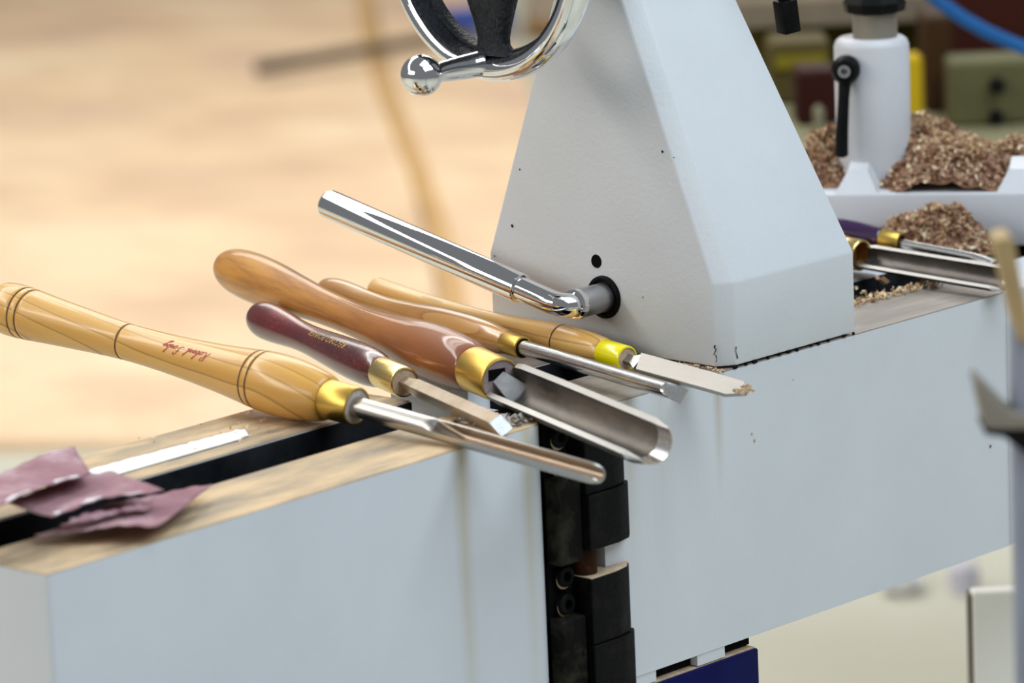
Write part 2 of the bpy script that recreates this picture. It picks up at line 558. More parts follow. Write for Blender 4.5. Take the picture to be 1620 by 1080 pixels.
def bed_body(x0, x1, mat, parent, rnd_r=0.0, rnd_l=0.0):
    b = bmesh.new()
    # front web, rear web, floor web; outline with rounded end corners
    def web(ya, yb, corner):
        poly = []
        if corner and rnd_l:
            for i in range(7):
                a = math.pi / 2 * i / 6
                poly.append((x0 + rnd_l - rnd_l * math.cos(a), ya + rnd_l - rnd_l * math.sin(a)))
        else:
            poly.append((x0, ya))
        if corner and rnd_r:
            for i in range(7):
                a = math.pi / 2 * i / 6
                poly.append((x1 - rnd_r + rnd_r * math.sin(a), ya + rnd_r - rnd_r * math.cos(a)))
        else:
            poly.append((x1, ya))
        poly += [(x1, yb), (x0, yb)]
        prism(b, poly, H, -0.0008)
    web(0.0, FRONT_W, True)
    web(REAR0, REAR1, False)
    box(b, x0, x1, FRONT_W, REAR0, H, -0.12)
    box(b, x0, x0 + 0.02, FRONT_W, REAR0, H, -0.02)
    return obj('body', b, mat, parent, 30)


def way(name, x0, x1, y0, y1, mat, parent, rr=0.0):
    b = bmesh.new()
    poly = [(x0 + .0004, y0 + .0004)]
    if rr:
        for i in range(7):
            a = math.pi / 2 * i / 6
            poly.append((x1 - .0004 - rr + rr * math.sin(a), y0 + .0004 + rr - rr * math.cos(a)))
    else:
        poly.append((x1 - .0004, y0 + .0004))
    poly += [(x1 - .0004, y1 - .0002), (x0 + .0004, y1 - .0002)]
    prism(b, poly, -0.0008, 0.0)
    return obj(name, b, mat, parent)


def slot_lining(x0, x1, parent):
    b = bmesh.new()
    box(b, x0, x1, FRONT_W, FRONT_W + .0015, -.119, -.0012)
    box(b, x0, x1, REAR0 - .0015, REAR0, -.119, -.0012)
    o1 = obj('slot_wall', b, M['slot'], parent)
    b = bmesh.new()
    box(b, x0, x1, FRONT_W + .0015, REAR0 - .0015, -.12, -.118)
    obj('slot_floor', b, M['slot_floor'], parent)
    return o1


bed = empty('lathe_bed', (X0, 0, H))
def loc(o):                      # part built in world coordinates under a thing with its own origin
    o.matrix_parent_inverse = o.parent.matrix_basis.inverted(); return o
loc(bed_body(X0, X1, M['bed'], bed))
loc(way('front_way', X0, X1, 0, FRONT_W, M['way_grey'], bed))
loc(way('rear_way', X0, X1, REAR0, REAR1, M['way_grey'], bed))
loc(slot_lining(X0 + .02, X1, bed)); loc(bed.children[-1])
bm = bmesh.new()
for x0, x1 in ((-0.125, -0.088), (-0.048, -0.021)):
    box(bm, x0, x1, 0.0006, 0.18, -0.1890, H)
loc(obj('foot_pad', bm, M['bed'], bed))
bm = bmesh.new(); box(bm, -0.12, 0.010, 0.0065, 0.17, -0.1889, H)  # near-black block stands in for the shade in the gap between the pads
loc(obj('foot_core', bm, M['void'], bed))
tag(bed, 'pale grey enamelled lathe bed carrying the tailstock, right of the black hinge', 'lathe bed')
# headstock end, a thin seam away
hs = empty('headstock', (X1, 0, H))
bm = bmesh.new()
box(bm, X1 + .0012, X1 + .45, 0.0, FRONT_W, H, -.0002)
box(bm, X1 + .0012, X1 + .45, REAR0, 0.20, H, -.0002)
box(bm, X1 + .0012, X1 + .45, FRONT_W, REAR0, H, -0.12)
bevel(bm, 0.001, 1)
loc(obj('casting', bm, M['bed'], hs, 30))
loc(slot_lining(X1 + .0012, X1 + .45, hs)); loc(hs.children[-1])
tag(hs, 'grey headstock casting beyond the bed seam at the right edge', 'headstock')
# navy pedestal under the bed
lg = empty('lathe_pedestal', (-0.06, 0, FLOOR))
bm = bmesh.new()
box(bm, -0.108, 0.011, -0.001, 0.18, FLOOR + .04, -0.1905)
bevel(bm, 0.0016, 2)
loc(obj('cabinet', bm, M['blue'], lg, 30))
bm = bmesh.new(); box(bm, -0.106, 0.009, 0.0012, 0.176, -0.1905, -0.1896)
loc(obj('dusty_top', bm, M['dust'], lg))
bm = bmesh.new(); box(bm, -0.12, 0.02, -0.01, 0.19, FLOOR, FLOOR + .04)
loc(obj('plinth', bm, M['blue'], lg))
tag(lg, 'navy blue pedestal with sawdust along its top edge, under the bed', 'pedestal')

# ------------------------------------------------------------------ swing-out bed extension (left), turned 2.5 degrees
ext = empty('bed_extension', mat=Matrix.Translation((-0.1805, -0.0012, 0)) @ Matrix.Rotation(math.radians(2.5), 4, 'Z'))
EL = -0.4175
bed_body(EL, 0.0, M['ext'], ext, rnd_r=0.014, rnd_l=0.003)
way('front_way', EL, 0, 0, FRONT_W, M['way'], ext, rr=0.014)
way('rear_way', EL, 0, REAR0, REAR1, M['way'], ext)
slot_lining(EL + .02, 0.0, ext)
tag(ext, 'pale grey bed extension with dusty top, left of the black hinge', 'lathe bed')

# ------------------------------------------------------------------ hinge between the two beds
hg = empty('bed_coupling', (-0.15, 0, H))
ZB = -0.186


def hpart(name, bm, mat, sm=30, label=None):
    o = loc(obj(name, bm, mat, hg, sm))
    if label: o['label'] = label
    return o


def facet_poly(x0, x1, y0, c):
    return [(x0, 0.045), (x0, y0), (x1 - 2.2 * c, y0), (x1 - .8 * c, y0 + .3 * c), (x1, y0 + 0.95 * c), (x1, -0.0004), (-0.1335, -0.0004), (-0.1335, 0.045)]


# left leaf: three lengths of bar with the bolt pockets between them
for z0, z1 in ((-0.092, -0.036), (ZB, -0.127)):
    b = bmesh.new()
    box(b, -0.1800, -0.1590, -0.0075, 0.05, z0, z1)
    bevel(b, 0.0012, 1)
    hpart('leaf', b, M['dusty_iron'])
b = bmesh.new(); box(b, -0.1800, -0.1590, 0.004, 0.05, ZB, -0.001)
hpart('pocket', b, M['void'])
for zc in (-0.012, -0.029, -0.101, -0.119):
    b = bmesh.new()
    lathe(b, [(0.0045, 0.0068), (-0.0015, 0.0068), (-0.0025, 0.0060), (-0.0026, 0.0034), (0.002, 0.0032)], 24, axis='y')
    for v in b.verts: v.co += Vector((-0.1695, 0, zc))
    bo = hpart('bolt', b, M['black_iron'])
    b = bmesh.new()
    for i in range(14):
        a0, a1 = math.pi + math.pi * i / 14, math.pi + math.pi * (i + 1) / 14
        w0, w1 = .0013 * math.sin(a0 - math.pi), .0013 * math.sin(a1 - math.pi)
        ps = [(-0.1695 + r * math.cos(a), .0005, zc + r * math.sin(a)) for a, r in ((a0, .0069), (a1, .0069), (a1, .0069 + w1 + .0002), (a0, .0069 + w0 + .0002))]
        b.faces.new([b.verts.new(p) for p in ps])
    obj('dust_rim', b, M['dust'], bo)
# right knuckles
b = bmesh.new(); prism(b, facet_poly(-0.1585, -0.1145, -0.0110, 0.0085), -0.050, -0.001); bevel(b, .0006, 1)
hpart('knuckle', b, M['black_iron'])
b = bmesh.new(); prism(b, facet_poly(-0.1580, -0.1130, -0.0125, 0.0085), -0.0858, -0.0505); bevel(b, .0006, 1)
hpart('knuckle', b, M['black_iron'])
b = bmesh.new(); prism(b, facet_poly(-0.1580, -0.1135, -0.0120, 0.0095), -0.1465, -0.1040); bevel(b, .0006, 1)
kn = hpart('knuckle', b, M['black_iron'])
b = bmesh.new(); prism(b, [(x, min(y, .010)) for x, y in facet_poly(-0.1575, -0.1140, -0.0115, 0.0095)], -0.1040, -0.1034)
hpart('knuckle_dust', b, M['dust'], None, 'pale sawdust on top of the lower knuckle')
b = bmesh.new(); prism(b, facet_poly(-0.1585, -0.1125, -0.0128, 0.0085), ZB, -0.1470); bevel(b, .0006, 1)
hpart('knuckle', b, M['black_iron'])
b = bmesh.new(); lathe(b, [(ZB, .0075), (-0.003, .0075)], 24)
for v in b.verts: v.co += Vector((-0.1495, 0.001, 0))
hpart('hinge_pin', b, M['rust'])
tag(hg, 'oily black hinge joining the two bed lengths, dusty bolts and knuckles', 'hinge')

# ------------------------------------------------------------------ tailstock
ts = empty('tailstock', (0.05, 0.105, 0.0))
K = 0.39
ZL = 0.0558          # ledge height
ZT = 0.262


def tpart(name, bm, mat, sm=None, label=None):
    o = loc(obj(name, bm, mat, ts, sm))
    if label: o['label'] = label
    return o


def tsec(z, y0, y1, xr):
    c = 0.0085
    return [Vector(p) for p in ((-0.012, y0 + c, z), (-0.0010, y0, z), (xr, y0, z), (xr, y1, z), (-0.004, y1, z), (-0.012, y1 - c * .55, z))]


b = bmesh.new()
yb = 0.212
loft(b, [tsec(0.0014, 0, yb, .1203), tsec(ZL, 0, yb, .1203), tsec(ZT, K * (ZT - ZL), yb - K * (ZT - ZL), .1203 - .205 * (ZT - ZL))])
bevel(b, 0.0014, 2, 12)
tpart('casting', b, M['stock'], 35)
# quill barrel above the frame, carries the wheel
b = bmesh.new()
lathe(b, [(-0.035, .040), (-0.03, .044), (0.125, .044), (0.13, .040)], 40, axis='x')
for v in b.verts: v.co += Vector((0, 0.105, 0.297))
tpart('quill_barrel', b, M['stock'], 40)
# grub screw hole
b = bmesh.new()
lathe(b, [(-0.0123, .0037), (-0.0126, .0042), (-0.0120, .0046)], 24, axis='x')
for v in b.verts: v.co += Vector((0, 0.1095, 0.0605))
gr = tpart('grub_hole', b, M['void'], 30)
# shaft bushing: black ring round the lever shaft
b = bmesh.new()
RC = Vector((0, 0.1035, 0.0372))
lathe(b, [(-0.0118, .0144), (-0.0136, .0142), (-0.0142, .0132), (-0.0138, .0118), (-0.0122, .0112)], 40, axis='x')
for v in b.verts: v.co += RC
tpart('bushing', b, M['black'], 40)
# clamping lever
lv = tpart('clamp_lever', bmesh.new(), M['chrome'])
bm = bmesh.new()
lathe(bm, [(-0.0124, .0097), (-0.036, .0097), (-0.0375, .0094)], 32, axis='x')
for v in bm.verts: v.co += RC
lv.data.materials.clear(); lv.data.materials.append(M['shaft'])
bm.to_mesh(lv.data); bm.free()
lv.data.polygons.foreach_set('use_smooth', [True] * len(lv.data.polygons))
lv.data.set_sharp_from_angle(angle=math.radians(35))


def lpart(name, bm, mat, sm=35):
    return obj(name, bm, mat, lv, sm)


b = bmesh.new()
lathe(b, [(-0.0372, .0095), (-0.0376, .0102), (-0.0412, .0102), (-0.0426, .0088)], 16, axis='x')
for v in b.verts: v.co += RC
lpart('collar', b, M['chrome'], 10)
AD = Vector((0, 175.4, 38.8)).normalized()
XA = -0.0515
E0 = RC + Vector((XA, 0, 0))
pts = [RC + Vector((-0.040, 0, 0))]
for i in range(13):
    a = math.pi / 2 * i / 12
    pts.append(RC + Vector((-0.041 - 0.0105 * math.sin(a), 0, 0)) + AD * (0.0105 * (1 - math.cos(a)) * 1.15))
pts += [E0 + AD * 0.024, E0 + AD * 0.046]
b = bmesh.new(); sweep(b, pts, [.0078] * 3 + [.0080] * (len(pts) - 3), 28)
lpart('neck', b, M['chrome'], 40)
b = bmesh.new()
q = Vector((0, 0, 1)).rotation_difference(AD)
lathe(b, [(0.0385, .0080), (0.0392, .0098), (0.0402, .0100), (0.2215, .0100), (0.2235, .0094), (0.2241, .0084)], 40)
for v in b.verts: v.co = E0 + q @ v.co
lpart('grip', b, M['chrome'], 25)
# handwheel
WC = Vector((-0.105, 0.105, 0.2795))
hw = tpart('handwheel', bmesh.new(), M['chrome'])
bm = bmesh.new()


def ringsec(bm, sec, n=96, mi=0):
    rr = []
    for k in range(n):
        a = 2 * math.pi * k / n
        rr.append([bm.verts.new((x, r * math.cos(a), r * math.sin(a))) for r, x in sec])
    m_ = len(sec)
    for k in range(n):
        for i in range(m_):
            bm.faces.new((rr[k][i], rr[(k + 1) % n][i], rr[(k + 1) % n][(i + 1) % m_], rr[k][(i + 1) % m_])).material_index = mi


sec = []
for i in range(17):
    a = -math.pi * 0.5 + math.pi * i / 16
    sec.append((0.0765 + 0.0095 * math.cos(a), 0.0115 * math.sin(a)))
ringsec(bm, [(0.0735, -0.0085)] + sec[1:-1] + [(0.0735, 0.0105)])
bmesh.ops.recalc_face_normals(bm, faces=bm.faces[:])
for v in bm.verts: v.co += WC
bm.to_mesh(hw.data); bm.free()
hw.data.polygons.foreach_set('use_smooth', [True] * len(hw.data.polygons))
hw.data.set_sharp_from_angle(angle=math.radians(50))


def wpart(name, bm, mat, sm=40):
    for v in bm.verts: v.co += WC
    return obj(name, bm, mat, hw, sm)


b = bmesh.new()
ringsec(b, [(0.0738, -0.0088), (0.0715, -0.0080), (0.0700, -0.0035), (0.0690, 0.0015), (0.0672, 0.0020), (0.0664, 0.0045), (0.0668, 0.0110), (0.0738, 0.0112)])
wpart('inner_rim', b, M['crackle'])
for ang in (270, 30, 150):
    b = bmesh.new()
    rows = []
    for r, hwid, th in ((0.018, .024, .010), (0.030, .0205, .009), (0.042, .0165, .0075), (0.052, .0132, .0065), (0.058, .0118, .006), (0.0625, .0122, .006), (0.066, .0150, .0065), (0.069, .021, .007)):
        ring = []
        for i in range(16):
            a = 2 * math.pi * i / 16
            cx, sx = math.cos(a), math.sin(a)
            ring.append((th * math.copysign(abs(cx) ** .6, cx) + .001, hwid * math.copysign(abs(sx) ** .7, sx), r))
        rows.append(ring)
    loft(b, [[Vector(p) for p in r] for r in rows])
    rm = Matrix.Rotation(math.radians(ang - 90), 4, 'X')
    for v in b.verts: v.co = rm @ v.co
    wpart('spoke', b, M['crackle'])
b = bmesh.new(); lathe(b, [(-0.016, .018), (-0.013, .024), (0.02, .026), (0.075, .02)], 32, axis='x')
wpart('hub', b, M['crackle'])
# crank handle with ball end, standing out of the rim
HR = Vector((0.0, 0.0055, -0.0745))
b = bmesh.new()
prof = [(0.004, .0068), (-0.0075, .0070), (-0.0082, .0082), (-0.0100, .0084), (-0.0108, .0080), (-0.024, .0078), (-0.034, .0071), (-0.041, .0066), (-0.0465, .0066), (-0.0485, .0072)]
BC, BR = -0.0595, 0.0132
for i in range(3, 19):
    a = math.pi * i / 18
    prof.append((BC + BR * math.cos(a), BR * math.sin(a) + 1e-5))
lathe(b, prof, 40, axis='x')
for v in b.verts: v.co += HR
wpart('crank_handle', b, M['chrome'], 50)
# black quill lever hanging past the right flank
ql = []
b = bmesh.new()
A0, A1 = Vector((0.1160, 0.05, 0.225)), Vector((0.1192, 0.0495, 0.1995))
dirq = (A1 - A0).normalized()
sweep(b, [Vector((0.070, 0.075, 0.272)), Vector((0.100, 0.055, 0.262)), Vector((0.1125, 0.05, 0.25)), A0, A0 + dirq * .006], .0046, 14)
q = Vector((0, 0, 1)).rotation_difference(dirq)
b2 = bmesh.new(); box(b2, -.0062, .0062, -.0062, .0062, .004, .0262); bevel(b2, .0012, 2)
tmp = bpy.data.meshes.new('tmp'); 
for v in b2.verts: v.co = A0 + q @ v.co
b2.to_mesh(tmp); b2.free(); b.from_mesh(tmp); bpy.data.meshes.remove(tmp)
tpart('quill_lever', b, M['black'], 40)
tag(ts, 'pyramid-shaped pale grey tailstock with chrome lever and handwheel', 'tailstock')
# debris along the foot of the tailstock


def flakes(name, n, place, size, mat, parent=None, curl=True, label=None, cat=None):
    b = bmesh.new()
    for _ in range(n):
        c = place()
        if c is None: continue
        s = size * random.uniform(.5, 1.4)
        rot = Matrix.Rotation(random.uniform(0, 6.28), 3, 'Z') @ Matrix.Rotation(random.uniform(-1.1, 1.1), 3, 'X') @ Matrix.Rotation(random.uniform(-1.1, 1.1), 3, 'Y')
        wd = s * random.uniform(.25, .6)
        arc = random.uniform(1.0, 4.0) if curl else 0.4
        R_ = s / arc
        N = 4 if curl else 1
        prev = None
        for i in range(N + 1):
            a = arc * (i / N - .5)
            x, z = R_ * math.sin(a), R_ * (1 - math.cos(a))
            pr = [b.verts.new(Vector(c) + rot @ Vector((x, sgn * wd / 2 + .15 * s * i / N, z))) for sgn in (-1, 1)]
            if prev: b.faces.new((prev[0], prev[1], pr[1], pr[0]))
            prev = pr
    o = obj(name, b, mat, parent)
    tag(o, label, cat, kind='stuff')
    return o


flakes('paint_crumbs', 160, lambda: (-0.0135 - random.random() ** 2 * .006, random.uniform(-.002, .06), random.uniform(0.0002, .0012)), .0022, M['pale_shavings'], None, False,
       'pale crumbs of sawdust along the foot of the tailstock', 'sawdust')
bm = bmesh.new()
for i in range(12):
    x = -0.004 + i * 0.0108 + random.uniform(-.003, .003)
    box(bm, x, x + random.uniform(.001, .004), -.0006, .001, .0004 - random.uniform(0, .001), .0015)
tpart('base_gasket', bm, M['black'])

def crack(parent, pts, wd, ax, val):
    b = bmesh.new()
    pr = None
    for px, py in pts:
        w_ = wd * random.uniform(.5, 1.5)
        a = b.verts.new(pl(px - w_, py, ax, val)); c_ = b.verts.new(pl(px + w_, py, ax, val))
        if pr: b.faces.new((pr[0], pr[1], c_, a))
        pr = (a, c_)
    return loc(obj('paint_crack', b, M['void'], parent))


crack(ts, [(1131, 546), (1130, 550), (1133, 553), (1131, 557), (1129, 560), (1133, 563), (1134, 568), (1133, 573)], .8, 0, -.0124)
crack(ts, [(1165, 548), (1164, 555), (1166, 561), (1167, 567)], .7, 1, -.0003)


def chip(parent, px, py, ax, val, r_, mat):
    c_ = pl(px, py, ax, val)
    b = bmesh.new()
    vs = []
    for i in range(9):
        a = 2 * math.pi * i / 9
        q_ = r_ * random.uniform(.7, 1.3)
        vs.append(b.verts.new(c_ + (Vector((0, math.cos(a) * q_, math.sin(a) * q_)) if ax == 0 else Vector((math.cos(a) * q_, 0, math.sin(a) * q_)))))
    b.faces.new(vs)
    return loc(obj('paint_chip', b, mat, parent))


for px, py, r_ in ((822, 268, .0006), (810, 357, .0010), (1048, 240, .0009), (1066, 249, .0005), (782, 405, .0006), (1017, 470, .0005)):
    chip(ts, px, py, 0, -.0124, r_, M['void'])
for px, py, r_ in ((1567, 706, .0011), (1255, 600, .0006), (1190, 686, .0009), (1194, 697, .0011)):
    chip(bed, px, py, 1, -.0003, r_, M['rust'] if px > 1500 else M['dust'])

# ------------------------------------------------------------------ turning tools
def tool(name, A, u, label, cat):
    A, u = Vector(A), Vector(u).normalized()
    X = Vector((0, 0, 1)).cross(u).normalized()
    Y = u.cross(X)
    mt = Matrix.Identity(4)
    for i in range(3):
        mt[i][0], mt[i][1], mt[i][2], mt[i][3] = X[i], Y[i], u[i], A[i]
    return tag(empty(name, mat=mt), label, cat)


mm = 0.001


def handle(parent, prof, mat, grooves=(), n=56, name='handle'):
    pr = catmull([(s * mm, r * mm) for s, r in prof], 6)
    st = []
    gs = sorted(grooves)
    pr.sort()
    def rad(s):
        for (s0, r0), (s1, r1) in zip(pr, pr[1:]):
            if s0 <= s <= s1: return r0 + (r1 - r0) * (s - s0) / max(1e-9, s1 - s0)
        return pr[-1][1]
    pts = [(s, r, 0) for s, r in pr if all(abs(s - g * mm) > .0011 for g in gs)]
    for g in gs:
        g *= mm
        pts += [(g - .0008, rad(g - .0008), 1), (g - .0003, rad(g) - .0004, 1), (g + .0003, rad(g) - .0004, 1), (g + .0008, rad(g + .0008), 0)]
    pts.sort()
    b = bmesh.new()
    lathe(b, pts, n)
    return obj(name, b, [mat, M['burn']], parent, 60)


def turned(name, parent, prof, mat, n=40, sm=35):
    pr = list(prof)
    tube = name == 'ferrule'
    if tube:
        pr[-1] = (prof[-1][0], prof[-2][1] - 1.0)
        pr.append((prof[-1][0] + 2.0, prof[-2][1] - 1.1))
    b = bmesh.new(); lathe(b, [(s * mm, r * mm) for s, r in pr], n, caps=not tube)
    return obj(name, b, mat, parent, sm)


def rollv(rho, x, y):
    """x along the rim-to-rim line, y along the opening, rolled by rho towards the viewer"""
    c, s = math.cos(rho), math.sin(rho)
    return (x * c + y * s, -x * s + y * c)


# --- bowl gouge in front
T1 = tool('bowl_gouge', (-0.25895, 0.00202, 0.0076), (-0.05066, 0.99415, 0.09538),
          'nearest turning gouge with long pale ash handle and fluted round steel blade', 'gouge')
h1 = handle(T1, [(103, 13.2), (104.5, 14.2), (109, 15.6), (118, 17.3), (130, 18.8), (142, 19.5), (152, 19.4), (163, 18.6), (174, 17.4), (195, 15.4), (221, 13.6), (250, 12.3), (274, 11.9),
                 (298, 12.6), (323, 14.0), (350, 15.6), (370, 17.0), (384, 17.6), (392, 17.3), (397, 15.9), (400, 12.5), (401.2, 7.5), (401.6, 0.2)],
            M['ash'], (157.5, 163.5, 280, 369.5, 376))
f1 = turned('ferrule', T1, [(103.5, 11.6), (103.5, 12.3), (102.8, 12.6), (80.6, 12.1), (79.6, 11.8), (79.4, 10.6)], M['brass'])
turned('end_face', T1, [(82, 11.0), (80.1, 11.0), (79.9, 6.0)], M['grey_face'])


def gouge_blade(parent, s0, s1, r, flute0, flr, fl_off, opn, tip_len, mat, name='blade', nose=0.9):
    """round bar with a flute opening along angle opn, tip swept back"""
    b = bmesh.new()
    rings = []; flags = []
    N = 64
    S = []
    s = s0
    while s > s1:
        S.append(s); s -= 3.0 if s > s1 + tip_len + 2 else 1.2
    S.append(s1)
    for s in S:
        d = min(1.0, max(0.0, (flute0 - s) / 22.0))           # flute depth
        e = max(0.0, (s1 + tip_len - s) / tip_len)               # 0..1 to the tip
        cut = r * (1.0 - 0.95 * e ** 2.0)
        ring = []; fl_row = []
        rr = r * math.sqrt(max(0.03, 1 - nose * e ** 5))
        for k in range(N):
            a = 2 * math.pi * k / N
            px, py = rr * math.sin(a), rr * math.cos(a)          # py along the opening
            # flute
            half = flr
            inside = d > 0.05 and py > 0 and abs(px) < half
            fl_row.append(inside)
            if d > 0 and py > 0 and abs(px) < half:
                fl = fl_off - math.sqrt(max(0, half * half - px * px)) * 1.25
                py = py + (min(py, fl) - py) * d
            py = min(py, max(cut, -rr * .55))
            x, y = px * math.cos(opn) + py * math.sin(opn), -px * math.sin(opn) + py * math.cos(opn)
            ring.append((x * mm, y * mm, s * mm))
        rings.append(ring); flags.append(fl_row)
    loft(b, rings)
    b.faces.ensure_lookup_table()
    for i in range(len(rings) - 1):
        for k in range(N):
            if flags[i][k] and flags[i + 1][k] and flags[i][(k + 1) % N]:
                b.faces[i * N + k].material_index = 1
    return obj(name, b, [mat, M['flute']], parent, 38)


M['flute'] = metal_mat('oxide_flute', (0.30, 0.23, 0.17), 0.30, 0.05)  # darker brown stands in for shade inside the groove
M['gouge_steel'] = metal_mat('gouge_steel', (0.50, 0.475, 0.44), 0.33, 0.05)
gouge_blade(T1, 84, -116.5, 6.5, 16, 3.7, 3.4, 0.80, 16, M['gouge_steel'])

# printed maker's script on the ash handle, running towards the butt
SCRIPT = {
    'R': (.9, [[(.05, 0), (.25, 1)], [(.05, .8), (.3, 1.02), (.62, .95), (.6, .65), (.2, .5)], [(.3, .5), (.5, .1), (.75, .0), (.9, .15)]]),
    'o': (.5, [[(.4, .42), (.15, .4), (.05, .15), (.2, 0), (.38, .12), (.4, .42), (.5, .36)]]),
    'b': (.5, [[(.0, .2), (.25, .8), (.3, 1.0), (.2, 1.0), (.08, .3), (.12, .03), (.3, .05), (.38, .3), (.25, .42), (.5, .38)]]),
    'e': (.45, [[(.0, .15), (.3, .25), (.3, .4), (.15, .4), (.06, .18), (.18, 0), (.45, .18)]]),
    'r': (.42, [[(.0, .1), (.15, .42), (.2, .34), (.34, .38), (.26, .1), (.32, 0), (.42, .1)]]),
    't': (.5, [[(.0, .15), (.3, .95)], [(.26, .8), (.14, .15), (.22, 0), (.4, .15)], [(.05, .62), (.48, .7)]]),
    'S': (.8, [[(.0, .1), (.25, .0), (.5, .25), (.4, .5), (.35, .8), (.55, 1.02), (.75, .9), (.7, .75)], [(.1, .55), (.65, .6)]]),
    'y': (.55, [[(.05, .42), (.06, .15), (.2, .1), (.36, .42)], [(.36, .42), (.2, -.3), (.0, -.45), (-.08, -.3), (.2, -.05), (.55, .3)]]),
    ' ': (.45, []),
}


def rad_at(ob, s):
    best = min(((abs(v.co.z - s), math.hypot(v.co.x, v.co.y)) for v in ob.data.vertices if math.hypot(v.co.x, v.co.y) > .004))
    zs = sorted({round(v.co.z, 6): math.hypot(v.co.x, v.co.y) for v in ob.data.vertices}.items())
    for (z0, r0), (z1, r1) in zip(zs, zs[1:]):
        if z0 <= s <= z1: return r0 + (r1 - r0) * (s - z0) / max(1e-9, z1 - z0)
    return best[1]


def script_print(parent, hob, text, s0, length, hgt, th0, slant, mat, wid):
    total = sum(SCRIPT[c][0] for c in text)
    sx = length / total
    b = bmesh.new()
    x = 0.0

    def P(u_, v_):
        s = s0 + u_
        r = rad_at(hob, s) + .00012
        th = th0 - v_ / r
        return Vector((r * math.cos(th), r * math.sin(th), s))
    for c in text:
        adv, strokes = SCRIPT[c]
        for stl in strokes:
            pts = []
            for i in range(len(stl) - 1):
                for k in range(3):
                    t = k / 3
                    pts.append((stl[i][0] + (stl[i + 1][0] - stl[i][0]) * t, stl[i][1] + (stl[i + 1][1] - stl[i][1]) * t))
            pts.append(stl[-1])
            uv = [((x + p[0] + slant * p[1]) * sx, (p[1] - .25) * hgt) for p in pts]
            prev = None
            for i, (u_, v_) in enumerate(uv):
                j0_, j1_ = uv[max(0, i - 1)], uv[min(len(uv) - 1, i + 1)]
                dx, dy = j1_[0] - j0_[0], j1_[1] - j0_[1]
                l_ = math.hypot(dx, dy) or 1
                ww = wid * (0.55 + 0.75 * abs(dy) / l_)
                nx, ny = -dy / l_ * ww / 2, dx / l_ * ww / 2
                pr = (b.verts.new(P(u_ + nx, v_ + ny)), b.verts.new(P(u_ - nx, v_ - ny)))
                if prev: b.faces.new((prev[0], prev[1], pr[1], pr[0]))
                prev = pr
        x += adv
    return obj('printed_name', b, mat, parent)


k = NT('red_ink'); k.set((0.38, 0.03, 0.02), 0.5); M['red_ink'] = k.m
pn = script_print(T1, h1, 'Robert Sorby', 0.1955, 0.0425, 0.0066, math.radians(22 + 22), 0.55, M['red_ink'], 0.00072)
pn['label'] = "maker's name in red script, upside down"

# --- small red-lacquered parting tool
T2 = tool('parting_tool', (-0.21966, 0.00443, 0.006), (0.31888, 0.94746, 0.02514),
          'short square-bladed parting tool with dark red lacquered handle', 'chisel')
h2 = handle(T2, [(158, 9.6), (160, 10.2), (166, 11.4), (176, 12.5), (190, 12.9), (205, 12.7), (222, 12.0), (239, 11.1), (258, 10.2), (275, 9.9), (290, 10.3), (306, 11.4), (322, 12.5),
                 (334, 12.8), (342, 12.2), (348, 10.4), (352, 6.6), (353.4, 3), (353.6, .2)], M['oxblood'])
turned('ferrule', T2, [(159, 9.4), (158.8, 10.0), (158, 10.2), (127, 10.0), (126, 9.7), (125.7, 8.8)], M['brass_pale'])
turned('end_face', T2, [(128, 8.9), (126.5, 8.9), (126.3, 3.0)], M['end_grain'])
b = bmesh.new()
rho = math.radians(29)
rings = []
for s, wd, ht, top in ((130, 6.0, 6.0, 0), (116, 6.6, 7.0, 0), (108, 8.6, 8.6, 0), (-2.5, 9.0, 9.0, 0)):
    r = []
    for cx, cy in ((-1, -1), (1, -1), (1, 1), (-1, 1)):
        x, y = rollv(rho, cx * wd / 2, cy * ht / 2)
        extra = -7.5 if (s < 0 and cy < 0) else 0
        r.append((x * mm, y * mm, (s + extra) * mm))
    rings.append(r)
loft(b, rings)
bevel(b, 0.0004, 1)
obj('blade', b, M['bar'], T2)
b = bmesh.new()
fc = []
for cx, cy, s in ((-1, -1, -10.0), (1, -1, -10.0), (1, 1, -2.5), (-1, 1, -2.5)):
    x, y = rollv(rho, cx * 4.45, cy * 4.45)
    fc.append(Vector((x * mm, y * mm, s * mm)))
nf = (fc[1] - fc[0]).cross(fc[3] - fc[0]).normalized()
if nf.z > 0: nf = -nf
A_ = [b.verts.new(p) for p in fc]; B_ = [b.verts.new(p + nf * .0003) for p in fc]
b.faces.new(A_); b.faces.new(B_)
for i in range(4): b.faces.new((A_[i], A_[(i + 1) % 4], B_[(i + 1) % 4], B_[i]))
obj('ground_bevel', b, M['steel_bright'], T2)['label'] = 'bright ground bevel at the tip'
# stamped lettering on the red handle
k = NT('gold_foil'); k.set((0.70, 0.50, 0.14), 0.4, 0.6); M['gold'] = k.m


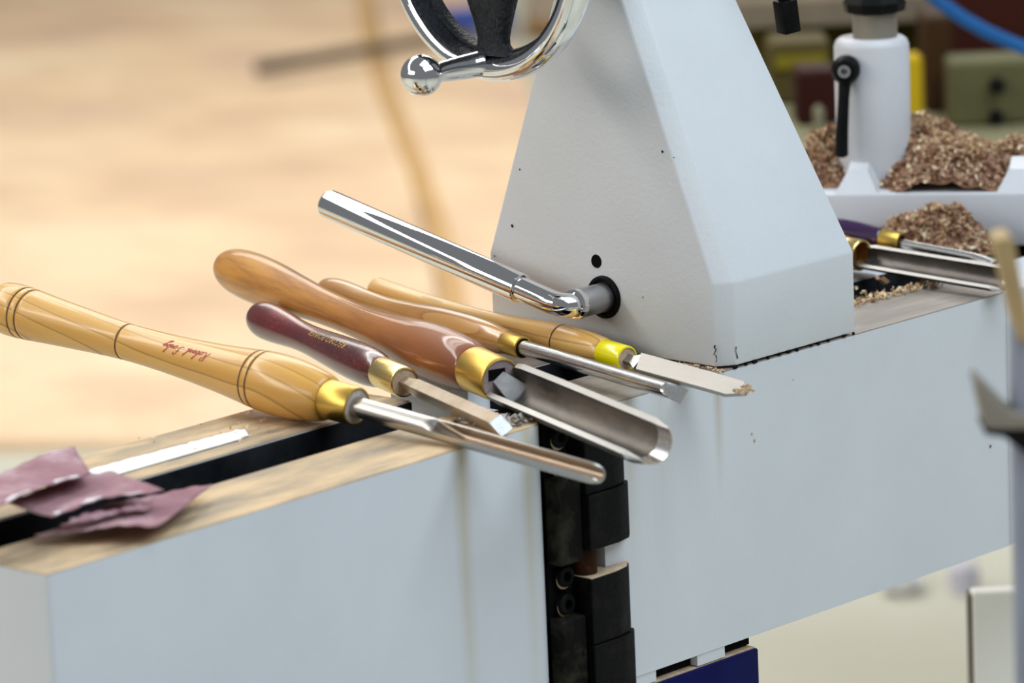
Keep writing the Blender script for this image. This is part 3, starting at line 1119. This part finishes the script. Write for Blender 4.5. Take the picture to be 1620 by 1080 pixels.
def font_print(parent, hob, text, s0, length, hgt, th0, mat):
    cu = bpy.data.curves.new('t', 'FONT')
    cu.body = text; cu.size = 1.0; cu.shear = 0.25; cu.resolution_u = 2; cu.offset = -0.012; cu.space_character = 1.12
    to = bpy.data.objects.new('t', cu); COL.objects.link(to)
    bpy.context.view_layer.update()
    dg = bpy.context.evaluated_depsgraph_get()
    me = bpy.data.meshes.new_from_object(to.evaluated_get(dg))
    bpy.data.objects.remove(to); bpy.data.curves.remove(cu)
    b = bmesh.new(); b.from_mesh(me); bpy.data.meshes.remove(me)
    bmesh.ops.triangulate(b, faces=b.faces[:])
    bmesh.ops.subdivide_edges(b, edges=[e for e in b.edges if e.calc_length() > .25], cuts=2)
    xs = [v.co.x for v in b.verts]; ys = [v.co.y for v in b.verts]
    x0, x1, y0, y1 = min(xs), max(xs), min(ys), max(ys)
    for v in b.verts:
        s = s0 + (v.co.x - x0) / (x1 - x0) * length
        r = rad_at(hob, s) + .00013
        th = th0 - ((v.co.y - y0) / (y1 - y0) - .5) * hgt / r
        v.co = Vector((r * math.cos(th), r * math.sin(th), s))
    return obj('stamped_lettering', b, mat, parent)


sl = font_print(T2, h2, 'RECORD POWER', 0.1975, 0.0565, 0.0044, math.radians(29.6 + 26), M['gold'])
sl['label'] = 'small gold capitals stamped along the handle'

# --- big roughing gouge
T3 = tool('roughing_gouge', (-0.17465, 0.00141, 0.012), (0.26562, 0.9629, 0.04761),
          'largest gouge with brown varnished handle and wide open trough blade', 'gouge')
handle(T3, [(91, 14.2), (93, 15.0), (100, 16.4), (112, 17.8), (126, 18.5), (140, 18.6), (155, 18.0), (172, 16.4), (198, 13.9), (225, 12.0), (250, 11.3), (275, 11.5), (303, 12.4), (335, 14.4),
            (365, 16.3), (390, 17.0), (408, 16.4), (421, 15.0), (431, 12.4), (437.5, 8.6), (440.8, 3.6), (441.4, .2)], M['beech'])
turned('ferrule', T3, [(92, 13.6), (92, 14.4), (91, 14.7), (60.6, 14.3), (59.4, 13.9), (59.0, 12.9)], M['brass'])
turned('end_face', T3, [(62.0, 13.1), (60.0, 13.1), (59.8, 2.0)], M['mauve_face'])
b = bmesh.new(); box(b, -.0035, .0085, .0005, .0075, .0594, .0600)
hb = obj('tang_hole', b, M['void'], T3)
RHO = math.radians(36)


def trough(parent, st, mat, span=98, N=30, rho=RHO, name='blade'):
    """st: (s, outer radius, thickness, half span in degrees, offset along opening)"""
    b = bmesh.new()
    rings = []
    for s, R_, th, hs, dy in st:
        ring = []
        for i in range(N + 1):
            a = math.radians(180 - hs + 2 * hs * i / N)
            ring.append((R_ * math.sin(a), R_ * math.cos(a) + dy))
        for i in range(N, -1, -1):
            a = math.radians(180 - hs + 2 * hs * i / N)
            ri = R_ - th
            ring.append((ri * math.sin(a), ri * math.cos(a) + dy))
        rings.append([Vector((*rollv(rho, x, y), s)) * mm for x, y in ring])
    loft(b, rings)
    for f in b.faces:
        f.material_index = 0
    b.faces.ensure_lookup_table()
    n = 2 * (N + 1)
    for i in range(len(st) - 1):
        for kk_ in (N, n - 1):
            b.faces[i * n + kk_].material_index = 1
    return obj(name, b, [mat, M['rim']], parent, 40)


M['rim'] = metal_mat('worn_bright_rim', (0.50, 0.48, 0.45), 0.48, 0.05)
trough(T3, [(58.5, 13.6, 3.4, 84, 1.5), (56, 14.6, 3.6, 92, 1.2), (48, 15.4, 3.8, 96, 1.0), (0, 15.6, 3.8, 98, 0.8), (-60, 15.6, 3.8, 98, 0.5), (-105, 15.6, 3.8, 98, 0.2)], M['forged'])
trough(T3, [(-105, 15.6, 3.8, 98, 0.2), (-106.2, 15.2, 3.4, 97, 0.2), (-119, 13.2, 0.7, 92, 0.2)], M['steel_bright'], name='ground_bevel')['label'] = 'bright ground edge round the tip'
b = bmesh.new()
rings = []
for s, wd, th, dy in ((61, 9.5, 5, 1.5), (56, 11, 4.6, -1.2), (51, 14, 3.8, -5.2), (45, 17, 2.6, -10.4)):
    rings.append([Vector((*rollv(RHO, sx_ * wd / 2, sy_ * th / 2 + dy), s)) * mm for sx_, sy_ in ((-1, -1), (1, -1), (1, 1), (-1, 1))])
loft(b, rings); bevel(b, .0005, 1)
obj('tang', b, noisy('tang_grey', (.20, .20, .20), (.33, .325, .32), 60, .55, .2), T3)

# --- spindle gouge behind it
T4 = tool('spindle_gouge', (-0.10335, -0.00238, 0.012), (0.22561, 0.97418, 0.00899),
          'thin round-bladed gouge with honey-coloured handle behind the largest gouge', 'gouge')
handle(T4, [(143, 7.2), (145, 7.6), (150, 8.4), (160, 9.8), (178, 11.0), (200, 11.4), (229, 10.8), (262, 8.6), (285, 7.3), (299, 7.0), (318, 7.6), (335, 8.8), (350, 9.6), (362, 9.6),
            (371, 8.6), (377, 6.6), (379.6, 3.4), (380, .2)], M['beech_pale'])
turned('ferrule', T4, [(144, 7.0), (144, 7.4), (143.4, 7.6), (125, 7.3), (124, 7.0), (123.8, 6.3)], M['brass'])
turned('end_face', T4, [(126, 6.4), (124.2, 6.4), (124.2, 2.0)], M['void'])
b = bmesh.new()
lathe(b, [(126 * mm, 5.0 * mm), (-38 * mm, 5.0 * mm)], 36)
obj('blade', b, M['steel'], T4, 40)
b = bmesh.new()
rings = []
for s, cut in ((-37.9, 9), (-40, 3.6), (-44, 0.6), (-48, -2.2), (-51.5, -4.2)):
    ring = []
    for k_ in range(28):
        a = 2 * math.pi * k_ / 28
        x, y = 5.0 * math.sin(a), min(5.0 * math.cos(a), cut)
        ring.append(Vector((*rollv(math.radians(50), x, y), s)) * mm)
    rings.append(ring)
loft(b, rings)
obj('ground_tip', b, M['steel_bright'], T4, 20)['label'] = 'bright faceted tip'

# --- scraper at the back
T5 = tool('skew_scraper', (-0.05002, 0.0189, 0.006), (0.13263, 0.99039, 0.03921),
          'flat-bladed scraper with pale ash handle and bright yellow ferrule', 'scraper')
handle(T5, [(58.5, 9.0), (60, 9.6), (66, 10.3), (78, 11.0), (92, 11.3), (104, 11.2), (120, 10.2), (148, 8.0), (170, 6.8), (191, 6.2), (215, 6.1), (240, 6.4), (262, 7.0), (282, 7.8), (295, 8.3), (303, 8.4), (306, 7.6), (307, .2)],
       M['ash_pale'], (102,))
turned('ferrule', T5, [(59, 8.6), (59, 8.9), (58.4, 9.1), (37.2, 8.7), (36.2, 8.4), (36, 7.6)], M['yellow'])
turned('end_face', T5, [(38.4, 7.7), (36.6, 7.7), (36.4, 1.0)], M['end_grain'])
RS = math.radians(38)
b = bmesh.new()
for s0_, s1_, wd, th in ((37.5, 28, 6, 3.6),):
    rings = []
    for s, w_ in ((37.5, 6.0), (30, 6.0), (23, 12.5)):
        rings.append([Vector((*rollv(RS, sx_ * w_ / 2, sy_ * 1.9), s)) * mm for sx_, sy_ in ((-1, -1), (1, -1), (1, 1), (-1, 1))])
    loft(b, rings)
obj('tang', b, M['shaft'], T5)
b = bmesh.new()
outline = [(-6.6, 27), (6.6, 20.5), (6.6, -67.5), (1.6, -83.5), (-2.5, -80), (-6.6, -72)]
A_ = [b.verts.new(Vector((*rollv(RS, x, 2.0), s)) * mm) for x, s in outline]
B_ = [b.verts.new(Vector((*rollv(RS, x, -2.0), s + (4 if s < 0 else 0))) * mm) for x, s in outline]
b.faces.new(A_); b.faces.new(B_[::-1])
for i in range(6): b.faces.new((A_[i], B_[i], B_[(i + 1) % 6], A_[(i + 1) % 6]))
bevel(b, .0003, 1)
obj('blade', b, metal_mat('scraper_steel', (0.50, 0.47, 0.43), 0.52, 0.05), T5)
b = bmesh.new()
for i in range(70):
    x = random.uniform(-3.5, 3.5); s = -79 + random.gauss(0, 3.2) + 0.6 * x
    p = Vector((*rollv(RS, x, 2.2 + random.random() * .5), s)) * mm
    r_ = random.uniform(.0003, .0009)
    box(b, p.x - r_, p.x + r_, p.y - r_, p.y + r_, p.z - r_, p.z + r_)
tag(obj('tip_dust', b, M['dust'], T5), kind='stuff')

# --- two tools lying on the bed beyond the tailstock
T6 = tool('skew_chisel', (0.3274, 0.05, 0.010), (-0.2274, 0.96692, 0.11555),
          'purple-handled chisel with yellow ferrule on the bed right of the tailstock', 'chisel')
k = NT('violet_lacquer'); k.set((0.035, 0.012, 0.05), 0.15, 0, 0.8); M['violet'] = k.m
handle(T6, [(81.5, 7.6), (83, 8.4), (94, 9.6), (107, 10.0), (125, 9.6), (160, 7.8), (190, 7.4), (220, 9.0), (235, 8.4), (242, 5), (243, .2)], M['violet'])
turned('ferrule', T6, [(82, 7.8), (81.6, 8.3), (67.6, 8.1), (67, 7.7), (66.6, 6)], M['brass'])
b = bmesh.new()
rings = []
for s, wd, th in ((68, 3.2, 3.2), (12, 3.4, 3.2), (6, 4.6, 2.8), (-6, 6.5, .8)):
    rings.append([Vector((wd * math.cos(a), th * math.sin(a), s)) * mm for a in [2 * math.pi * i / 16 for i in range(16)]])
loft(b, rings)
obj('blade', b, M['steel_bright'], T6, 40)
T7 = tool('roughing_gouge', (0.26629, -0.00788, 0.014), (0.03052, 0.99941, 0.01587),
          'half-hidden gouge with dark trough blade pointing out right of the tailstock', 'gouge')
handle(T7, [(137, 10.6), (140, 12), (155, 13.5), (175, 12.5), (195, 10), (206, 8), (210, 4), (211, .2)], M['beech'])
turned('ferrule', T7, [(138, 10.6), (137.6, 11.4), (124.6, 11.2), (124, 10.8), (123.6, 8)], M['brass_pale'])
trough(T7, [(124, 9.4, 2.6, 84, 1.0), (118, 10.2, 2.6, 88, 1.0), (112, 10.2, 2.6, 88, 1), (40, 10.4, 2.6, 90, 0.2), (2, 10.4, 2.6, 90, 0)], M['forged'], rho=math.radians(40))
trough(T7, [(2, 10.4, 2.6, 90, 0), (-6, 9.0, .8, 86, 0)], M['steel_bright'], rho=math.radians(40), name='ground_bevel')

# ------------------------------------------------------------------ abrasive sheets, painted glint strip
def sheet(name, corners, z_off, label, bow=0.006, curl=0.01, seed=1, cut=0.0):
    rnd = random.Random(seed)
    c = [Vector(p) for p in corners]
    base = sum(c, Vector()) / 4
    root = empty(name, (base.x, base.y, min(p.z for p in c)))
    NX, NY = 22, 12
    b = bmesh.new()
    g = []
    ph = rnd.uniform(0, 6)
    for i in range(NX + 1):
        row = []
        for j in range(NY + 1):
            u_, v_ = i / NX, j / NY
            jit = .0012 * math.sin(i * 1.7 + ph) * (1 if j in (0, NY) else 0)
            p = c[0] * (1 - u_) * (1 - v_) + c[1] * u_ * (1 - v_) + c[2] * u_ * v_ + c[3] * (1 - u_) * v_
            z = bow * math.sin(math.pi * u_) + curl * (v_ - .5) ** 2 * 4 * (.4 + .6 * math.sin(u_ * 2.2 + ph) ** 2) + .0007 * math.sin(u_ * 9 + v_ * 5 + ph)
            row.append(b.verts.new((p.x + jit, p.y + jit, p.z + z + z_off)))
        g.append(row)
    for i in range(NX):
        for j in range(NY):
            b.faces.new((g[i][j], g[i + 1][j], g[i + 1][j + 1], g[i][j + 1]))
    o = obj('grit_face', b, M['abrasive'], root, 179, world=True)
    md = o.modifiers.new('thick', 'SOLIDIFY'); md.thickness = .0006; md.offset = -1
    b = bmesh.new()      # torn whitish margin along the near edge
    prev = None
    me = o.data
    idx = lambda i, j: i * (NY + 1) + j
    for i in range(1, NX):
        e0 = me.vertices[idx(i, 0)].co; e1 = me.vertices[idx(i, 2)].co
        wv = .25 + .55 * abs(math.sin(i * .9 + ph)) * rnd.random()
        pr = (b.verts.new(e0 + Vector((0, 0, .0004))), b.verts.new(e0.lerp(e1, wv) + Vector((0, 0, .0004))))
        if prev and (math.sin(i * .8 + ph * 2) > -.1): b.faces.new((prev[0], prev[1], pr[1], pr[0]))
        prev = pr
    obj('torn_margin', b, M['paper_edge'], root, world=True)
    tag(root, label, 'sandpaper', 'abrasive sheets on the bed extension')
    return root


def P3(px, py, z): return pl(px, py, 2, z)


sheet('abrasive_sheet', [P3(55, 853, .004), P3(248, 834, .010), P3(336, 770, .006), P3(140, 812, .006)], 0.0,
      'lowest purple abrasive sheet, hanging over the front way', .002, .001, 3)
sheet('abrasive_sheet', [P3(95, 836, .0125), P3(236, 806, .0125), P3(242, 796, .0135), P3(112, 824, .0135)], 0.0,
      'narrow folded abrasive strip with a whitened crease', .001, .001, 8)
sheet('abrasive_sheet', [P3(82, 817, .018), P3(260, 777, .020), P3(178, 744, .020), P3(10, 797, .019)], 0.0,
      'middle purple abrasive sheet with pointed right corner', .002, .0015, 5)
sheet('abrasive_sheet', [P3(-70, 832, .025), P3(144, 750, .029), P3(118, 709, .030), P3(-40, 768, .026)], 0.0,
      'uppermost purple abrasive sheet, curled, at the left edge', .002, .0015, 11)
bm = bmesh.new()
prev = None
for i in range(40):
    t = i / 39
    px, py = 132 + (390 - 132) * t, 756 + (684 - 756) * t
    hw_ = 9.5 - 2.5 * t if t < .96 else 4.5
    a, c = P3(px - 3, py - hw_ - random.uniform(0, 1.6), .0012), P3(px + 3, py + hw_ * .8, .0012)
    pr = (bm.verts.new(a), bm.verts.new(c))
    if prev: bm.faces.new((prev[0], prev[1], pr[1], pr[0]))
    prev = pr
o = obj('paper_strip', bm, M['white_paper'])  # added white strip imitates a reflection on the bare steel
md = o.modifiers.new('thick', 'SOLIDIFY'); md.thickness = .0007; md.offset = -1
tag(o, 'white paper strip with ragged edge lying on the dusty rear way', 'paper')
flakes('sawdust_flecks', 60, lambda: (random.uniform(-.36, -.2), random.uniform(.118, .18), .0012), .0022, M['pale_shavings'], None, False,
       'pale sawdust flecks on the bed extension beside the ash handle', 'sawdust')

# ------------------------------------------------------------------ banjo with tool post, shavings
B0 = Vector((0.342, 0.205, 0))
BD = Vector((0.072, -0.1134, 0)).normalized()
BN = Vector((-BD.y, BD.x, 0))
bang = math.atan2(BD.y, BD.x)
BZ = 0.040
bj = empty('banjo', mat=Matrix.Translation(B0 + Vector((0, 0, .0005))) @ Matrix.Rotation(bang, 4, 'Z'))
b = bmesh.new(); box(b, -0.05, 0.24, 0, 0.115, 0, BZ); bevel(b, .003, 2)
for xa, xb in ((.004, .036), (.122, .185)):
    loft(b, [[Vector(p) for p in ((xa, .001, BZ - .001), (xb, .001, BZ - .001), (xb, .04, BZ - .001), (xa, .04, BZ - .001))],
             [Vector(p) for p in ((xa + .009, .014, BZ + .015), (xb - .009, .014, BZ + .015), (xb - .009, .04, BZ + .020), (xa + .009, .04, BZ + .020))]])
obj('base', b, M['white'], bj, 30)
PX, PY = 0.0275, 0.056
b = bmesh.new()
zt = 0.1475
lathe(b, [(BZ - .002, .0278), (zt - .006, .0278), (zt - .002, .0262), (zt, .0235), (zt, .014)], 44)
for v in b.verts: v.co += Vector((PX, PY, 0))
obj('post_socket', b, M['white'], bj, 40)
b = bmesh.new(); lathe(b, [(zt - .01, .0165), (zt + .05, .0165)], 32)
for v in b.verts: v.co += Vector((PX + .003, PY, 0))
obj('tool_rest_post', b, plain('dull_grey_post', (0.28, 0.25, 0.20), 0.45, 0.3), bj, 40)
b = bmesh.new(); lathe(b, [(zt + .0135, .003), (zt + .0165, .013), (zt + .0195, .0225), (zt + .026, .0235), (zt + .032, .019)], 10)
for v in b.verts: v.co += Vector((PX + .003, PY, 0))
obj('collar_nut', b, M['black'], bj, 20)
# clamp lever
hub = Vector((PX - .0155, PY - .030, zt - .0195))
b = bmesh.new()
lathe(b, [(0.028, .007), (0.008, .0085), (0.002, .0105), (-0.006, .0105), (-0.010, .008), (-0.0112, .004)], 28, axis='y')
for v in b.verts: v.co += hub
cl = obj('clamp_lever', b, M['black'], bj, 40)
b = bmesh.new()
sweep(b, [hub + Vector((0, -.002, 0)), hub + Vector((-.0015, -.006, -.02)), hub + Vector((-.003, -.009, -.045)), hub + Vector((-.0035, -.010, -.062)), hub + Vector((-.0035, -.010, -.0635))], [.0052, .0042, .0046, .0048, .003], 16)
obj('lever_arm', b, M['black'], cl, 40)
b = bmesh.new(); lathe(b, [(-0.0112, .0046), (-0.0119, .0046), (-0.0119, .0026), (-0.010, .0026)], 20, axis='y')
for v in b.verts: v.co += hub
obj('lever_screw', b, M['shaft'], cl, 30)
tag(bj, 'white banjo with round tool post and black clamp lever, buried in shavings', 'tool rest')


def heap(name, lumps, ext, z0, n, size, label, seed, n_pale=0):
    """lumps: (x, y, rx, ry, h) humps in the banjo's own directions"""
    rnd = random.Random(seed)

    def hz(x, y):
        z = sum(h * math.exp(-((x - a) / rx) ** 2 - ((y - c_) / ry) ** 2) for a, c_, rx, ry, h in lumps)
        return z + .0035 * math.sin(x * 190 + seed) * math.sin(y * 230 + x * 90) * min(1, z / .015) - .0045
    x0, x1, y0, y1 = ext
    NX, NY = 60, 34
    P = lambda x, y, z: bw(x, y) + Vector((0, 0, z0 + z))
    b = bmesh.new()
    vv = {}
    for i in range(NX + 1):
        for j in range(NY + 1):
            x, y = x0 + (x1 - x0) * i / NX, y0 + (y1 - y0) * j / NY
            vv[i, j] = (hz(x, y), x, y)
    nv = {}

    def V(i, j):
        if (i, j) not in nv:
            z, x, y = vv[i, j]
            nv[i, j] = b.verts.new(P(x, y, max(0.0, z) * .9 + rnd.uniform(0, .0015)))
        return nv[i, j]
    for i in range(NX):
        for j in range(NY):
            if max(vv[a][0] for a in ((i, j), (i + 1, j), (i, j + 1), (i + 1, j + 1))) > 0.0005:
                b.faces.new((V(i, j), V(i + 1, j), V(i + 1, j + 1), V(i, j + 1)))
    c_ = bw(lumps[0][0], lumps[0][1])
    root = empty(name, (c_.x, c_.y, z0))
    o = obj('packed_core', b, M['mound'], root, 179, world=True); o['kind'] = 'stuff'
    hmax = max(l[4] for l in lumps)

    def placer(top):
        def place():
            for _ in range(60):
                x, y = rnd.uniform(x0, x1), rnd.uniform(y0, y1)
                z = hz(x, y)
                if z > (hmax * .42 + rnd.gauss(0, .006) if top else 0.0008):
                    return P(x, y, z * .95 + rnd.uniform(.0005, .0035))
        return place
    f = flakes('curls', n, placer(False), size, M['shavings'], root)
    f.matrix_parent_inverse = root.matrix_basis.inverted()
    if n_pale:
        f = flakes('pale_curls', n_pale, placer(True), size, M['pale_shavings'], root)
        f.matrix_parent_inverse = root.matrix_basis.inverted()
    tag(root, label, 'shavings', kind='stuff')
    return root


def bw(x, y): return B0 + BD * x + BN * y


heap('shavings_heap', [(.056, .070, .048, .028, .048), (-.012, .060, .024, .026, .034), (.150, .066, .045, .026, .030), (.078, .026, .026, .024, .030), (.110, .030, .02, .02, .018)], (-.05, .23, .004, .114), BZ,
     4600, .0064, 'large heap of brown and cream wood shavings round the white tool post', 2, 2300)
heap('shavings_heap', [(.066, -.020, .034, .017, .032), (.098, -.018, .022, .013, .020)], (.0, .165, -.055, -.001), .0003,
     1500, .0060, 'small shavings heap on the bed in front of the white banjo', 5, 420)


def lip():
    x = random.uniform(.135, .282)
    return (x, .062 + random.uniform(-.014, .004) * (.12 + (x - .13) * 6), random.uniform(.0005, .003))


flakes('sawdust_ridge', 300, lip, .004, M['pale_shavings'], None, True, 'ridge of pale sawdust along the inner edge of the front way', 'sawdust')
flakes('fallen_curls', 26, lambda: (random.uniform(.15, .26), random.uniform(.075, .11), random.uniform(-.012, .004)), .010, M['pale_shavings'], None, True,
       'loose curls caught in the bed slot under the half-hidden gouge', 'shavings')
flakes('grey_swarf', 160, lambda: (random.uniform(-.215, -.184), random.uniform(.006, .05), random.uniform(.0006, .002)), .0045, noisy('grey_swarf_mat', (.25, .22, .19), (.6, .55, .5), 100, .5), None, False,
       'grey dust and swarf on the end of the bed extension', 'sawdust')

# ------------------------------------------------------------------ workbench and clutter behind, upper right
BDEP = 4.3
kx = F_PX / BDEP
byaw = Matrix.Rotation(math.atan2(RT.y, RT.x), 4, 'Z')


def bgm(px, py, depth): return Matrix.Translation(at(px, py, depth)) @ byaw


topz = at(1400, 232, BDEP).z
wbm = bgm(1400, 232, BDEP)
wb = empty('workbench', mat=Matrix.Translation((wbm.translation.x, wbm.translation.y, FLOOR)) @ byaw)
b = bmesh.new(); box(b, -.30, .75, -.02, .62, topz - FLOOR - .045, topz - FLOOR); bevel(b, .004, 1)
obj('benchtop', b, plain('olive_grey_top', (0.22, 0.20, 0.11), 0.6), wb)
for x in (-.27, .40):
    for y in (0.03, .55):
        b = bmesh.new(); box(b, x - .03, x + .03, y - .03, y + .03, 0, topz - FLOOR - .045)
        obj('leg', b, plain('olive_leg', (0.25, 0.25, 0.18), 0.6), wb)
tag(wb, 'dull olive workbench in the blurred background at upper right', 'workbench')


def bgbox(name, x0, x1, y0, y1, depth, thick, col, label, cat, rough=0.6, bev=.004, parts=None, front=None):
    """upright box facing the camera; spans given by pixels at its own distance, standing on the bench"""
    k_ = F_PX / depth
    p = at((x0 + x1) / 2, y1, depth)
    wd, ht = (x1 - x0) / k_, at((x0 + x1) / 2, y0, depth).z - topz
    p.z = topz + .0003
    r = empty(name, mat=Matrix.Translation(p) @ byaw)
    b = bmesh.new(); box(b, -wd / 2, wd / 2, 0, thick, 0, ht); bevel(b, bev, 1)
    obj('body', b, plain(name + '_paint', col, rough), r)
    tag(r, label, cat)
    return r, wd, ht


# back board of the bench and what stands against it
r, wd, ht = bgbox('back_board', 1150, 1800, -120, 222, 4.86, .03, (0.10, 0.078, 0.012), 'dark olive back board standing at the rear of the workbench', 'board')
b = bmesh.new(); box(b, -wd / 2, wd / 2, -.08, 0, at(1400, 26, 4.8).z - topz, at(1400, -14, 4.8).z - topz)
obj('shelf', b, plain('taupe_shelf', (0.21, 0.165, 0.115), 0.7), r)['label'] = 'taupe shelf along the upper part'
r, wd, ht = bgbox('grey_case', 1222, 1318, 62, 225, 4.6, .08, (0.085, 0.062, 0.018), 'blurred grey-brown case on the workbench beside the tailstock edge', 'case')
b = bmesh.new(); box(b, -wd * .42, wd * .42, -.006, 0, ht * .58, ht * .80)
obj('label_panel', b, plain('olive_panel', (0.20, 0.16, 0.012), 0.6), r)['label'] = 'olive-yellow panel'
r, wd, ht = bgbox('dark_red_tool_box', 1262, 1330, 108, 222, 4.45, .06, (0.03, 0.005, 0.003), 'dark red-brown box left of the white tool post', 'box')
r, wd, ht = bgbox('pale_bottle_stand', 1290, 1306, 168, 232, 4.35, .02, (0.22, 0.2, 0.13), 'thin pale upright left of the white tool post', 'upright')
r, wd, ht = bgbox('yellow_clamp_bar', 1422, 1463, 84, 228, 4.42, .03, (0.55, 0.36, 0.01), 'bright yellow upright bar just right of the white tool post', 'clamp')
r, wd, ht = bgbox('brown_cabinet', 1466, 1512, 20, 226, 4.5, .08, (0.045, 0.02, 0.006), 'narrow dark brown cabinet right of the yellow bar', 'cabinet')
r, wd, ht = bgbox('maroon_case', 1500, 1720, -40, 92, 4.6, .08, (0.045, 0.008, 0.004), 'dark maroon case at the upper right corner behind the blue hose', 'case')
cp, wd, ht = bgbox('control_box', 1506, 1700, 92, 222, 4.4, .07, (0.105, 0.098, 0.042), 'olive-grey control box with two round black knobs', 'control box')
for py, rx in ((131, .0075), (183, .0070)):
    q_ = at(1574, py, 4.4)
    lc = cp.matrix_basis.inverted() @ q_
    b = bmesh.new(); lathe(b, [(0.0, rx * 1.1), (-.010, rx * 1.1), (-.013, rx * .8)], 20, axis='y')
    for v in b.verts: v.co += Vector((lc.x, 0, lc.z))
    obj('knob', b, M['black'], cp, 40)
# blue air hose sweeping across the corner
b = bmesh.new()
hp = [(1440, -45), (1465, -15), (1490, 6), (1525, 30), (1560, 50), (1600, 68), (1640, 84), (1700, 100)]
sweep(b, [at(x, y, 4.0) for x, y in hp], .0066, 16)
o = obj('air_hose', b, plain('blue_hose', (0.012, 0.10, 0.30), 0.45), None, 60)
tag(o, 'blue air hose looping across the upper right corner', 'hose')

# things on the floor seen under the bed
c = P3(1425, 935, FLOOR)
b = bmesh.new()
bmesh.ops.create_icosphere(b, subdivisions=3, radius=1)
rnd = random.Random(3)
for v in b.verts:
    d = 1 + .22 * math.sin(v.co.x * 7 + 1) * math.cos(v.co.y * 6) + rnd.uniform(-.06, .06)
    v.co = Vector((c.x, c.y, FLOOR + .02)) + Vector((v.co.x * .03 * d, v.co.y * .03 * d, v.co.z * .02 * d))
o = obj('crumpled_bag', b, plain('white_bag', (0.9, 0.9, 0.92), 0.4)); tag(o, 'crumpled white bag on the floor under the bed', 'bag')
c = P3(1526, 935, FLOOR)
b = bmesh.new(); lathe(b, [(0, .020), (.016, .021), (.034, .019), (.040, .012), (.041, .0005)], 32)
for v in b.verts: v.co += Vector((c.x, c.y, FLOOR))
o = obj('tub', b, plain('lilac_tub', (0.60, 0.58, 0.66), 0.4), None, 40); tag(o, 'small round lilac tub on the floor beside the white board', 'tub')
# white board standing at lower right
r = empty('white_board', mat=Matrix.Translation(Vector((at(1538, 938, 3.3).x, at(1538, 938, 3.3).y, FLOOR))) @ byaw)
hz_ = at(1538, 938, 3.3).z - FLOOR
b = bmesh.new(); box(b, 0, .14, 0, .018, 0, hz_); bevel(b, .0015, 1)
k = NT('chipped_white'); k.set(rough=.5)
k.color(k.ramp(k.noise(55, 3), [(0.24, (0.35, 0.25, 0.15)), (0.30, (0.93, 0.92, 0.87))]))
obj('panel', b, k.m, r)
b = bmesh.new(); box(b, -.003, 0, .001, .017, 0, hz_ - .002)
obj('dark_edge', b, plain('dark_edge', (.18, .16, .13), .6), r)
tag(r, 'chipped white board standing upright at the lower right corner', 'board')

# ------------------------------------------------------------------ out-of-focus steady stand at the right edge
SD = 2.05
sp = at(1612, 800, SD)
st = empty('foreground_stand', mat=Matrix.Translation((sp.x, sp.y, FLOOR)) @ byaw)
zz = lambda py: at(1612, py, SD).z - FLOOR
b = bmesh.new(); box(b, -.0025, .035, -.012, .012, .02, zz(500)); bevel(b, .002, 2)
obj('post', b, plain('blue_grey_post', (0.26, 0.28, 0.34), 0.4), st, 30)
b = bmesh.new(); box(b, -.08, .14, -.12, .12, 0, .02)
obj('base_plate', b, plain('dark_base', (.05, .05, .055), .5), st)
kk = F_PX / SD
X_ = lambda px: (px - 1612) / kk
b = bmesh.new()
prism(b, [(X_(1574), zz(352)), (X_(1600), zz(346)), (X_(1606), zz(352)), (X_(1634), zz(520)), (X_(1612), zz(520)), (X_(1600), zz(470))], -.014, .010, 'y')
bevel(b, .001, 1)
obj('wooden_blade', b, plain('tan_timber', (0.42, 0.30, 0.15), 0.6), st)['label'] = 'slanting tan timber piece at the top'
b = bmesh.new()
prism(b, [(X_(1540), zz(574)), (X_(1548), zz(576)), (X_(1596), zz(632)), (X_(1680), zz(648)), (X_(1680), zz(664)), (X_(1556), zz(657))], -.016, .008, 'y')
bevel(b, .0008, 1)
obj('horn', b, plain('beige_grey_horn', (0.27, 0.24, 0.20), 0.5), st)['label'] = 'pointed grey horn'
b = bmesh.new()
prism(b, [(X_(1552), zz(656)), (X_(1680), zz(662)), (X_(1680), zz(740)), (X_(1618), zz(700)), (X_(1584), zz(672)), (X_(1556), zz(667))], -.015, .010, 'y')
obj('bracket', b, M['black'], st)
tag(st, 'blurred upright stand with pointed horn at the right edge, nearest the viewer', 'stand')
